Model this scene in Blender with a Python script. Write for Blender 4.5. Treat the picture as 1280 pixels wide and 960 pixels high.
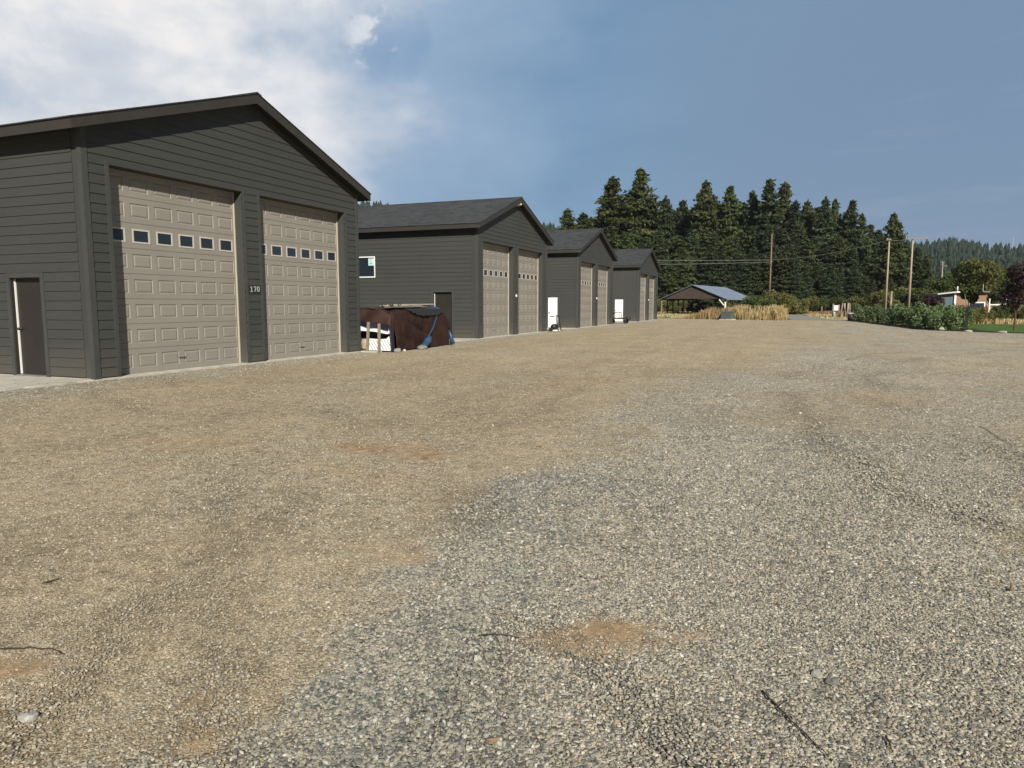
import bpy, math, random
import numpy as np
from mathutils import Vector, Matrix
from math import radians, sin, cos, pi, tan

for o in list(bpy.data.objects):
    bpy.data.objects.remove(o, do_unlink=True)
sc = bpy.context.scene
C = sc.collection

# ------------------------------------------------------------------ camera
F_PX, PITCH, YAW = 881.1, 0.1121, -0.379          # focal length for a 1280 px wide frame
CAM = np.array([12.795, -9.856, 1.501])
_f = np.array([sin(YAW)*cos(PITCH), cos(YAW)*cos(PITCH), -sin(PITCH)])
_r = np.array([cos(YAW), -sin(YAW), 0.0])
_u = np.cross(_r, _f)
cam_d = bpy.data.cameras.new('camera')
cam_d.sensor_width = 36.0
cam_d.lens = F_PX/1280*36.0
cam_d.clip_start = 0.05
cam_d.clip_end = 6000
cam = bpy.data.objects.new('camera', cam_d)
C.objects.link(cam)
cam.matrix_world = Matrix(((_r[0], _u[0], -_f[0], CAM[0]), (_r[1], _u[1], -_f[1], CAM[1]), (_r[2], _u[2], -_f[2], CAM[2]), (0, 0, 0, 1)))
sc.camera = cam
FH = np.array([sin(YAW), cos(YAW), 0.0])

def ray(px, py):
    return _f + _r*(px-640)/F_PX - _u*(py-480)/F_PX
def at(px, py, d):
    """world point seen in direction (px,py), d metres ahead of the camera"""
    v = ray(px, py); t = d/(v @ FH)
    return CAM + v*t
def gxy(px, d):
    """ground position d metres ahead, in direction px"""
    p = at(px, 381, d); return float(p[0]), float(p[1])

# ------------------------------------------------------------------ sun, sky, exposure
SUN_AZ, SUN_EL = radians(56.0), radians(31.5)      # azimuth measured from +X towards -Y
SUN_DIR = Vector((cos(SUN_AZ)*cos(SUN_EL), -sin(SUN_AZ)*cos(SUN_EL), sin(SUN_EL)))
sl = bpy.data.lights.new('sun', 'SUN')
sl.energy = 5.0
sl.angle = radians(0.5)
sl.color = (1.0, 0.935, 0.83)
so = bpy.data.objects.new('sun', sl)
C.objects.link(so)
so.rotation_euler = SUN_DIR.to_track_quat('Z', 'Y').to_euler()
so.location = (20, -30, 30)

world = bpy.data.worlds.new('World')
sc.world = world
world.use_nodes = True
nt = world.node_tree
nt.nodes.clear()
N = nt.nodes.new; L = nt.links.new
wout = N('ShaderNodeOutputWorld'); bg = N('ShaderNodeBackground')
L(bg.outputs[0], wout.inputs[0])
sky = N('ShaderNodeTexSky'); sky.sky_type = 'NISHITA'; sky.sun_disc = False
sky.sun_elevation = SUN_EL
sky.sun_rotation = math.atan2(SUN_DIR.x, SUN_DIR.y)
sky.air_density = 1.0; sky.dust_density = 0.6; sky.ozone_density = 1.0
bg.inputs['Strength'].default_value = 0.10
tc = N('ShaderNodeTexCoord')

def wmath(op, a, b=None, c=None, clamp=False):
    n = N('ShaderNodeMath'); n.operation = op; n.use_clamp = clamp
    for i, v in enumerate((a, b, c)):
        if v is None: continue
        if isinstance(v, (int, float)): n.inputs[i].default_value = v
        else: L(v, n.inputs[i])
    return n.outputs[0]
def wdot(vec):
    n = N('ShaderNodeVectorMath'); n.operation = 'DOT_PRODUCT'
    L(tc.outputs['Generated'], n.inputs[0]); n.inputs[1].default_value = vec
    return n.outputs['Value']
def wnoise(scale, detail, rough, stretch=(1, 1, 1), off=(0, 0, 0), dist=0.0):
    m = N('ShaderNodeMapping'); m.inputs['Scale'].default_value = stretch; m.inputs['Location'].default_value = off
    L(tc.outputs['Generated'], m.inputs['Vector'])
    n = N('ShaderNodeTexNoise'); n.inputs['Scale'].default_value = scale; n.inputs['Detail'].default_value = detail
    n.inputs['Roughness'].default_value = rough; n.inputs['Distortion'].default_value = dist
    L(m.outputs[0], n.inputs['Vector']); return n.outputs['Fac']
def wrange(v, a, b, c=0.0, d=1.0):
    n = N('ShaderNodeMapRange'); n.interpolation_type = 'SMOOTHSTEP'
    L(v, n.inputs['Value']); n.inputs[1].default_value = a; n.inputs[2].default_value = b
    n.inputs[3].default_value = c; n.inputs[4].default_value = d
    return n.outputs[0]
def wmix(f, a, b):
    n = N('ShaderNodeMixRGB')
    if isinstance(f, (int, float)): n.inputs[0].default_value = f
    else: L(f, n.inputs[0])
    for i, v in ((1, a), (2, b)):
        if isinstance(v, tuple): n.inputs[i].default_value = v + (1,)
        else: L(v, n.inputs[i])
    return n.outputs[0]
def unit(px, py):
    v = ray(px, py); v = v/np.linalg.norm(v); return tuple(float(q) for q in v)
# colours below are radiance / strength (sky strength is 0.10)
K = 10.0
def rad(r, g, b): return (r*K, g*K, b*K)
big = wnoise(1.3, 5, 0.55, (1, 1, 2.2), (3.1, 0.4, 1.7))
fine = wnoise(4.6, 8, 0.60, (1, 1, 1.5), (0.3, 2.4, 5.0), 0.12)
veil = wnoise(2.2, 5, 0.5, (1, 1, 3.5), (7.3, 1.1, 2.0), 0.2)
# a high blue-grey cloud deck over the clear sky
deck = wmix(wrange(veil, 0.30, 0.72), rad(.105, .205, .335), rad(.158, .265, .405))
lav = wrange(wdot(unit(1400, 100)), 0.80, 0.97)
deck = wmix(wmath('MULTIPLY', lav, 0.75), deck, rad(.180, .258, .362))
base = wmix(0.93, sky.outputs[0], deck)
# bright cloud bank towards the upper left
bank = wdot(unit(20, -50))
edge = wmath('ADD', bank, wmath('MULTIPLY', wmath('SUBTRACT', big, 0.5), 0.30))
edge = wmath('ADD', edge, wmath('MULTIPLY', wmath('SUBTRACT', fine, 0.5), 0.10))
bmask = wrange(edge, 0.905, 1.000)
cloudc = wmix(wrange(fine, 0.38, 0.62), rad(.61, .62, .645), rad(.78, .755, .735))
# soft halo of thin cloud around it (laid under the bank)
hmask = wmath('MULTIPLY', wrange(edge, 0.80, 0.93), 0.62)
base = wmix(hmask, base, rad(.31, .405, .535))
base = wmix(bmask, base, cloudc)
# a small torn puff
pf = wmath('ADD', wdot(unit(466, 46)), wmath('MULTIPLY', wmath('SUBTRACT', wnoise(34, 6, .65), .5), 0.0011))
tear = wmath('ADD', wdot(unit(488, 52)), wmath('MULTIPLY', wmath('SUBTRACT', wnoise(22, 5, .6, (1, 1, .6)), .5), 0.004))
base = wmix(wmath('MULTIPLY', wrange(tear, 0.9985, 0.9998), 0.45), base, rad(.17, .27, .43))
base = wmix(wmath('MULTIPLY', wmath('MULTIPLY', wrange(pf, 0.9990, 0.99992), wrange(wnoise(20, 6, .62, (1, 1, 1.3), (2.2, .7, 4.1)), .49, .64)), 0.7), base, rad(.66, .67, .69))
low = wmath('MULTIPLY', wrange(wdot(unit(1180, 250)), 0.90, 0.995), wmath('ADD', 0.35, wmath('MULTIPLY', veil, 0.6)))
base = wmix(wmath('MULTIPLY', low, 0.55), base, rad(.118, .178, .285))
# thin low streaks on the right
stz = N('ShaderNodeSeparateXYZ'); L(tc.outputs['Generated'], stz.inputs[0])
st = wnoise(5.0, 6, .55, (1, 1, 7), (1.0, 9.0, 3.0))
sm = wmath('MULTIPLY', wrange(st, 0.53, 0.70), wrange(wdot(unit(1230, 235)), 0.955, 0.998))
base = wmix(wmath('MULTIPLY', sm, 0.22), base, rad(.28, .32, .43))
# unseen sky overhead and behind the camera dimmed to cut fill, deepen shadows
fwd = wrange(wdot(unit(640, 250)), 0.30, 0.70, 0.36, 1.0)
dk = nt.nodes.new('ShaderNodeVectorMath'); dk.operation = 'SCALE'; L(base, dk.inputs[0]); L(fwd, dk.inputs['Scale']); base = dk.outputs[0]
# sky below the horizon
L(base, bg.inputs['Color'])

sc.view_settings.view_transform = 'Standard'
sc.view_settings.look = 'None'
sc.view_settings.exposure = 0.30
sc.view_settings.gamma = 1.0
sc.view_settings.use_curve_mapping = False
sc.cycles.max_bounces = 5
sc.cycles.diffuse_bounces = 2
sc.cycles.glossy_bounces = 2
sc.cycles.transmission_bounces = 2
sc.cycles.transparent_max_bounces = 6
sc.cycles.volume_bounces = 0

R = random.Random(11)
# ------------------------------------------------------------------ helpers
def tag(o, label=None, cat=None, group=None, kind=None):
    if label: o['label'] = label
    if cat: o['category'] = cat
    if group: o['group'] = group
    if kind: o['kind'] = kind
    return o
def empty(name, loc=(0, 0, 0), label=None, cat=None, group=None, rz=0):
    o = bpy.data.objects.new(name, None); C.objects.link(o)
    o.empty_display_size = 0.3
    o.location = loc; o.rotation_euler = (0, 0, rz)
    return tag(o, label, cat, group)
def mesh_np(name, V, Fc, mats, parent=None, smooth=False, midx=None):
    """V (n,3); Fc (m,k) with all faces the same size k"""
    V = np.asarray(V, dtype=np.float32); Fc = np.asarray(Fc, dtype=np.int32)
    m = bpy.data.meshes.new(name)
    k = Fc.shape[1]
    m.vertices.add(len(V)); m.vertices.foreach_set('co', V.ravel())
    m.loops.add(Fc.size); m.loops.foreach_set('vertex_index', Fc.ravel())
    m.polygons.add(len(Fc)); m.polygons.foreach_set('loop_start', np.arange(0, Fc.size, k, dtype=np.int32))
    m.polygons.foreach_set('loop_total', np.full(len(Fc), k, dtype=np.int32))
    if midx is not None: m.polygons.foreach_set('material_index', np.asarray(midx, dtype=np.int32))
    m.polygons.foreach_set('use_smooth', np.full(len(Fc), smooth, dtype=bool))
    m.update(calc_edges=True); m.validate()
    for q in (mats if isinstance(mats, (list, tuple)) else [mats]): m.materials.append(q)
    o = bpy.data.objects.new(name, m); C.objects.link(o)
    if parent: o.parent = parent
    return o
class MB:
    def __init__(s): s.v = []; s.f = []; s.m = []
    def poly(s, pts, mi=0):
        i = len(s.v); s.v += [tuple(float(c) for c in p) for p in pts]
        s.f.append(tuple(range(i, i+len(pts)))); s.m.append(mi); return s
    def box(s, a, b, mi=0):
        x0, y0, z0 = a; x1, y1, z1 = b
        return s.hexa([(x0, y0, z0), (x1, y0, z0), (x1, y1, z0), (x0, y1, z0)], [(x0, y0, z1), (x1, y0, z1), (x1, y1, z1), (x0, y1, z1)], mi)
    def hexa(s, lo, hi, mi=0):
        i = len(s.v); s.v += [tuple(float(c) for c in p) for p in list(lo)+list(hi)]
        n = len(lo)
        s.f.append(tuple(i+n-1-k for k in range(n))); s.f.append(tuple(i+n+k for k in range(n)))
        for k in range(n):
            j = (k+1) % n; s.f.append((i+k, i+j, i+n+j, i+n+k))
        s.m += [mi]*(n+2); return s
    def bar(s, p, q, w, h, mi=0, up=(0, 0, 1)):
        p = Vector(p); q = Vector(q); d = (q-p).normalized(); up = Vector(up)
        if abs(d.dot(up)) > .98: up = Vector((1, 0, 0))
        a = d.cross(up).normalized()*w/2; b = a.cross(d).normalized()*h/2
        return s.hexa([p-a-b, p+a-b, p+a+b, p-a+b], [q-a-b, q+a-b, q+a+b, q-a+b], mi)
    def tube(s, pts, r, n=8, mi=0, cap=True):
        pts = [Vector(p) for p in pts]
        rr = r if isinstance(r, (list, tuple)) else [r]*len(pts)
        rings = []
        ref = None
        for k, p in enumerate(pts):
            d = (pts[min(k+1, len(pts)-1)]-pts[max(k-1, 0)]).normalized()
            if ref is None:
                ref = Vector((0, 0, 1)) if abs(d.z) < .9 else Vector((1, 0, 0))
            a = d.cross(ref).normalized(); b = a.cross(d)
            i = len(s.v)
            for j in range(n):
                t = 2*pi*j/n; s.v.append(tuple(p+a*cos(t)*rr[k]+b*sin(t)*rr[k]))
            rings.append(i)
        for k in range(len(rings)-1):
            for j in range(n):
                j2 = (j+1) % n
                s.f.append((rings[k]+j, rings[k]+j2, rings[k+1]+j2, rings[k+1]+j)); s.m.append(mi)
        if cap:
            s.f.append(tuple(rings[0]+n-1-j for j in range(n))); s.f.append(tuple(rings[-1]+j for j in range(n))); s.m += [mi, mi]
        return s
    def build(s, name, mats, parent=None, smooth=False, bevel=0):
        m = bpy.data.meshes.new(name); m.from_pydata(s.v, [], s.f)
        m.polygons.foreach_set('material_index', s.m)
        if smooth: m.polygons.foreach_set('use_smooth', [True]*len(s.f))
        m.update()
        for q in (mats if isinstance(mats, (list, tuple)) else [mats]): m.materials.append(q)
        o = bpy.data.objects.new(name, m); C.objects.link(o)
        if parent: o.parent = parent
        if bevel:
            b = o.modifiers.new('bevel', 'BEVEL'); b.width = bevel; b.segments = 2; b.limit_method = 'ANGLE'
        return o

# ------------------------------------------------------------------ materials
def newmat(name):
    m = bpy.data.materials.new(name); m.use_nodes = True
    t = m.node_tree; b = t.nodes['Principled BSDF']
    return m, t, b
def mat(name, col, rough=.6, var=.12, scale=3.0, bump=0.0, bscale=60, metal=0.0, spec=.5, stretch=(1, 1, 1), col2=None, coord='Object', rnd=0.0):
    m, t, b = newmat(name)
    n = t.nodes.new; l = t.links.new
    tc = n('ShaderNodeTexCoord'); mp = n('ShaderNodeMapping'); mp.inputs['Scale'].default_value = stretch
    l(tc.outputs[coord], mp.inputs[0])
    nz = n('ShaderNodeTexNoise'); nz.inputs['Scale'].default_value = scale; nz.inputs['Detail'].default_value = 6; nz.inputs['Roughness'].default_value = .62
    l(mp.outputs[0], nz.inputs['Vector'])
    rp = n('ShaderNodeValToRGB')
    c = Vector(col[:3])
    lo = c*(1-var); hi = Vector(col2) if col2 else c*(1+var)
    rp.color_ramp.elements[0].position = .3; rp.color_ramp.elements[1].position = .7
    rp.color_ramp.elements[0].color = (*lo, 1); rp.color_ramp.elements[1].color = (*hi, 1)
    l(nz.outputs['Fac'], rp.inputs[0])
    outc = rp.outputs[0]
    if rnd:
        oi = n('ShaderNodeObjectInfo'); mr = n('ShaderNodeMapRange'); mr.inputs[3].default_value = 1-rnd; mr.inputs[4].default_value = 1+rnd
        l(oi.outputs['Random'], mr.inputs[0]); hs = n('ShaderNodeHueSaturation'); l(mr.outputs[0], hs.inputs['Value']); l(outc, hs.inputs['Color']); outc = hs.outputs[0]
    l(outc, b.inputs['Base Color'])
    b.inputs['Roughness'].default_value = rough; b.inputs['Metallic'].default_value = metal
    b.inputs['Specular IOR Level'].default_value = spec
    if bump:
        nb = n('ShaderNodeTexNoise'); nb.inputs['Scale'].default_value = bscale; nb.inputs['Detail'].default_value = 4
        l(mp.outputs[0], nb.inputs['Vector'])
        bp = n('ShaderNodeBump'); bp.inputs['Strength'].default_value = bump; bp.inputs['Distance'].default_value = .01
        l(nb.outputs['Fac'], bp.inputs['Height']); l(bp.outputs[0], b.inputs['Normal'])
    return m
M = {}
# siding paint, a little uneven from board to board
def siding_mat(name, col):
    m, t, b = newmat(name); n = t.nodes.new; l = t.links.new
    tc = n('ShaderNodeTexCoord')
    def noise(sc_, st, det=5):
        mp = n('ShaderNodeMapping'); mp.inputs['Scale'].default_value = st; l(tc.outputs['Object'], mp.inputs[0])
        z = n('ShaderNodeTexNoise'); z.inputs['Scale'].default_value = sc_; z.inputs['Detail'].default_value = det; l(mp.outputs[0], z.inputs['Vector']); return z.outputs['Fac']
    a = noise(1.0, (.35, .35, 5.6), 2); g = noise(9.0, (1.5, 1.5, 14)); d = noise(.5, (1, 1, 1), 4)
    ad = n('ShaderNodeMath'); ad.operation = 'MULTIPLY_ADD'; l(a, ad.inputs[0]); ad.inputs[1].default_value = .5; l(g, ad.inputs[2])
    ad2 = n('ShaderNodeMath'); ad2.operation = 'MULTIPLY_ADD'; l(d, ad2.inputs[0]); ad2.inputs[1].default_value = .8; l(ad.outputs[0], ad2.inputs[2])
    rp = n('ShaderNodeMapRange'); rp.inputs[1].default_value = .7; rp.inputs[2].default_value = 1.6; rp.inputs[3].default_value = .84; rp.inputs[4].default_value = 1.16
    l(ad2.outputs[0], rp.inputs[0])
    # dust splashed on the lowest half metre
    sx = n('ShaderNodeSeparateXYZ'); l(tc.outputs['Object'], sx.inputs[0])
    ds = n('ShaderNodeMapRange'); ds.inputs[1].default_value = .75; ds.inputs[2].default_value = 0.0; ds.inputs[3].default_value = 0; ds.inputs[4].default_value = .30; l(sx.outputs[2], ds.inputs[0])
    dm = n('ShaderNodeMath'); dm.operation = 'MULTIPLY'; l(ds.outputs[0], dm.inputs[0]); l(g, dm.inputs[1])
    vm = n('ShaderNodeVectorMath'); vm.operation = 'SCALE'; vm.inputs[0].default_value = col; l(rp.outputs[0], vm.inputs['Scale'])
    mx = n('ShaderNodeMixRGB'); l(dm.outputs[0], mx.inputs[0]); l(vm.outputs[0], mx.inputs[1]); mx.inputs[2].default_value = (.26, .22, .16, 1)
    l(mx.outputs[0], b.inputs['Base Color'])
    b.inputs['Roughness'].default_value = .62; b.inputs['Specular IOR Level'].default_value = .35
    gb = noise(30, (.35, .35, 3.2), 6)
    bp = n('ShaderNodeBump'); bp.inputs['Strength'].default_value = .35; bp.inputs['Distance'].default_value = .004; l(gb, bp.inputs['Height']); l(bp.outputs[0], b.inputs['Normal'])
    return m
M['siding'] = siding_mat('siding_paint', (.0475, .0495, .046))
M['trim'] = mat('trim_paint', (.050, .053, .050), .6, .10, 4, .15, 80)
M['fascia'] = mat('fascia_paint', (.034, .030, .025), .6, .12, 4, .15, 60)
M['soffit'] = mat('soffit_shade_paint', (.008, .008, .010), .8, .1, 4)  # near-black colour has the deep shade under the eaves put into it
M['garage'] = mat('garage_door_paint', (.256, .237, .206), .5, .05, 1.2, .08, 220, spec=.4)
M['stop'] = mat('vinyl_stop', (.47, .43, .34), .45, .05, 2)
M['winframe'] = mat('door_window_frame', (.50, .46, .40), .4, .04, 2)
M['browndoor'] = mat('brown_door_paint', (.024, .021, .017), .5, .14, 2.5, .1, 90)
M['whitedoor'] = mat('white_door_paint', (.86, .86, .85), .4, .03, 2)
M['white'] = mat('white_vinyl', (.78, .78, .76), .4, .05, 2)
M['black'] = mat('black_metal', (.02, .02, .021), .45, .2, 5)
M['steel'] = mat('steel', (.45, .45, .46), .35, .1, 5, metal=.8)
M['concrete'] = mat('concrete', (.47, .44, .38), .9, .22, 2.5, .5, 90)
M['innerdark'] = mat('inner_dark', (.015, .015, .017), .8, .1, 2)
m, t, b = newmat('dark_glass'); M['glass'] = m
b.inputs['Base Color'].default_value = (.018, .026, .036, 1); b.inputs['Roughness'].default_value = .06; b.inputs['Specular IOR Level'].default_value = .8
nz = t.nodes.new('ShaderNodeTexNoise'); nz.inputs['Scale'].default_value = 1.5
bp = t.nodes.new('ShaderNodeBump'); bp.inputs['Strength'].default_value = .05; t.links.new(nz.outputs[0], bp.inputs['Height']); t.links.new(bp.outputs[0], b.inputs['Normal'])

# asphalt shingles: courses and tabs, with granules
m, t, b = newmat('shingles'); M['shingle'] = m
n = t.nodes.new; l = t.links.new
tcn = n('ShaderNodeTexCoord')
br = n('ShaderNodeTexBrick'); br.inputs['Scale'].default_value = 1.0
br.inputs['Brick Width'].default_value = .32; br.inputs['Row Height'].default_value = .142; br.inputs['Mortar Size'].default_value = .006
br.inputs['Color1'].default_value = (.036, .038, .041, 1); br.inputs['Color2'].default_value = (.066, .067, .070, 1); br.inputs['Mortar'].default_value = (.02, .02, .022, 1)
br.offset = .37; br.inputs['Bias'].default_value = .0
l(tcn.outputs['UV'], br.inputs['Vector'])
nz = n('ShaderNodeTexNoise'); nz.inputs['Scale'].default_value = 160; nz.inputs['Detail'].default_value = 3; l(tcn.outputs['Object'], nz.inputs['Vector'])
nz2 = n('ShaderNodeTexNoise'); nz2.inputs['Scale'].default_value = 2.2; nz2.inputs['Detail'].default_value = 6; l(tcn.outputs['Object'], nz2.inputs['Vector'])
mm = n('ShaderNodeMath'); mm.operation = 'MULTIPLY_ADD'; l(nz.outputs[0], mm.inputs[0]); mm.inputs[1].default_value = .9; l(nz2.outputs[0], mm.inputs[2])
mr = n('ShaderNodeMapRange'); mr.inputs[1].default_value = .55; mr.inputs[2].default_value = 1.35; mr.inputs[3].default_value = .65; mr.inputs[4].default_value = 1.35; l(mm.outputs[0], mr.inputs[0])
vs = n('ShaderNodeVectorMath'); vs.operation = 'SCALE'; l(br.outputs['Color'], vs.inputs[0]); l(mr.outputs[0], vs.inputs['Scale'])
l(vs.outputs[0], b.inputs['Base Color']); b.inputs['Roughness'].default_value = .92; b.inputs['Specular IOR Level'].default_value = .2
bp = n('ShaderNodeBump'); bp.inputs['Strength'].default_value = .6; bp.inputs['Distance'].default_value = .006; l(vs.outputs[0], bp.inputs['Height']); l(bp.outputs[0], b.inputs['Normal'])

# ------------------------------------------------------------------ ground shape and gravel masks
def vnoise(x, y, seed=0):
    xi = np.floor(x).astype(np.int64); yi = np.floor(y).astype(np.int64)
    fx = x-xi; fy = y-yi; fx = fx*fx*(3-2*fx); fy = fy*fy*(3-2*fy)
    def h(a, b):
        k = (a*374761393 + b*668265263 + seed*974634777) & 0xffffffff
        k = ((k ^ (k >> 13))*1274126177) & 0xffffffff
        return ((k ^ (k >> 16)) & 0xffff)/65535.0
    return (h(xi, yi)*(1-fx)+h(xi+1, yi)*fx)*(1-fy)+(h(xi, yi+1)*(1-fx)+h(xi+1, yi+1)*fx)*fy
def fbm(x, y, seed=0, oct=4):
    s = 0; a = .5; t = 0
    for k in range(oct):
        s = s+a*vnoise(x*2**k, y*2**k, seed+k*7); t += a; a *= .5
    return s/t
def sstep(a, b, v):
    t = np.clip((v-a)/(b-a), 0, 1); return t*t*(3-2*t)
def g_height(x, y):
    near = np.clip((x-.1)/1.5, 0, 1)                       # flat along the building fronts
    far = np.clip(1-(np.hypot(x-12, y+6)-30)/40, 0, 1)
    return ((fbm(x*.9, y*.9, 3)-.5)*.035+(fbm(x*.22, y*.22, 9)-.5)*.07+(fbm(x*4, y*4, 5, 3)-.5)*.012)*near*far
# bare orange-brown patches: centre x, y, radius across, radius along, strength
PATCH = [(8.9, -3.55, .75, .42, 1.0), (10.55, -6.2, .34, .20, .6), (12.0, -6.85, .34, .30, .95), (12.35, -6.75, .16, .14, .5), (9.85, -8.1, .28, .22, 1.0),
         (10.75, -8.0, .14, .10, .9), (11.6, -8.35, .12, .08, .9), (10.9, -8.35, .2, .1, .6), (7.0, -4.1, 1.2, .30, .5), (9.2, -4.7, .8, .35, .4), (15.5, -3.2, .9, .5, .45),
         (14.3, 3.0, .8, 1.4, .30), (18.5, 2.0, 1.2, 3.0, .35), (9.0, 3.5, .8, 1.5, .35), (12.4, -8.35, .3, .1, .6)]
G_DRIFT = [None]
def g_ruts(x, y):
    """old wheel tracks in the gravel"""
    w = (fbm(x*.3, y*.3, 81)-.5)*1.6+(fbm(x*2.2, y*2.2, 82)-.5)*.16
    r = np.zeros_like(x)
    for (cx, cy, rad_, s_) in ((34, 4, 21.5, 1), (34, 4, 19.9, 1), (-9, -26, 27.0, .8), (-9, -26, 28.6, .8), (60, 10, 53.2, .7), (60, 10, 51.6, .7), (10.5, 16, 7.0, .6), (10.5, 16, 8.6, .6)):
        d = np.abs(np.hypot(x-cx, y-cy)+w-rad_)
        r = np.maximum(r, s_*np.exp(-(d/.17)**2)*sstep(.36, .52, fbm(x*.5, y*.5, 83)))
    return r
def g_masks(x, y):
    wx = x+(fbm(x*1.8, y*1.8, 21)-.5)*.9; wy = y+(fbm(x*1.8, y*1.8, 22)-.5)*.9
    o = np.zeros_like(x)
    for (cx, cy, rx, ry, s) in PATCH:
        d = np.sqrt(((wx-cx)/rx)**2+((wy-cy)/ry)**2)
        o = np.maximum(o, s*(1-sstep(.45, 1.25, d)))
    o = o*(0.55+.45*sstep(.35, .6, fbm(x*5, y*5, 31)))
    # compacted (tan, fine) to the left of a wandering edge, loose grey stone to the right of it
    bx = np.interp(y, [-9, -7.8, -6.1, -4.6, -2.9, 0, 5.3, 19, 60], [11.0, 11.15, 10.9, 10.7, 10.55, 10.5, 10.9, 13.0, 16])
    e = x-bx+(fbm(x*1.3, y*1.3, 41)-.5)*1.3+(fbm(x*4.5, y*4.5, 42)-.5)*.5+(fbm(x*.35, y*.35, 43)-.5)*1.3*np.clip((y+9)/6, .25, 1.6)
    wd = np.clip(.22+(y+9)*.05, .2, 3.0)
    loose = sstep(-wd, wd, e)*.80
    loose = loose*(1-.35*np.clip((y+3)/14, 0, 1))
    loose = loose+.22*(sstep(.48, .66, fbm((x*.8+y*.33)*1.0, (y*.8-x*.33)*.3, 51)))
    loose = loose-.40*sstep(.56, .74, fbm(x*.45, y*.45, 61))
    drift = sstep(-.28, .32, e)*(1-sstep(.40, 1.2, e+(fbm(x*2, y*2, 45)-.5)*.6))*(1-sstep(-4.6, -2.8, y))
    drift = np.clip(drift*(.45+.9*sstep(.35, .6, fbm(x*2.6, y*2.6, 47))), 0, 1)
    # loose stone drifts along the building fronts and between them
    loose = np.maximum(loose, (1-sstep(.3, 2.6, x+(fbm(x*.6, y*.6, 48)-.5)*2))*(y > -3)*.75)
    loose = np.clip(np.maximum(loose, drift)*(1-o), 0, 1)
    G_DRIFT[0] = drift*(1-o)
    return np.clip(loose, 0, 1), o

xs = np.unique(np.concatenate([-np.geomspace(60, 2200, 16)[::-1], np.arange(-60, -4, 2.0), np.arange(-4, 4, .25), np.arange(4, 18, .07), np.arange(18, 30, .3), np.arange(30, 80, 2.0), np.geomspace(80, 2200, 16)]))
ys = np.unique(np.concatenate([-np.geomspace(30, 800, 9)[::-1], np.arange(-30, -9.5, 1.0), np.arange(-9.5, 3, .07), np.arange(3, 20, .25), np.arange(20, 80, 1.0), np.geomspace(80, 3000, 24)]))
gx, gy = np.meshgrid(xs, ys)
gz = g_height(gx, gy)-.010*g_ruts(gx, gy)
nx, ny = len(xs), len(ys)
idx = np.arange(nx*ny).reshape(ny, nx)
quads = np.stack([idx[:-1, :-1].ravel(), idx[:-1, 1:].ravel(), idx[1:, 1:].ravel(), idx[1:, :-1].ravel()], 1)

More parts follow.
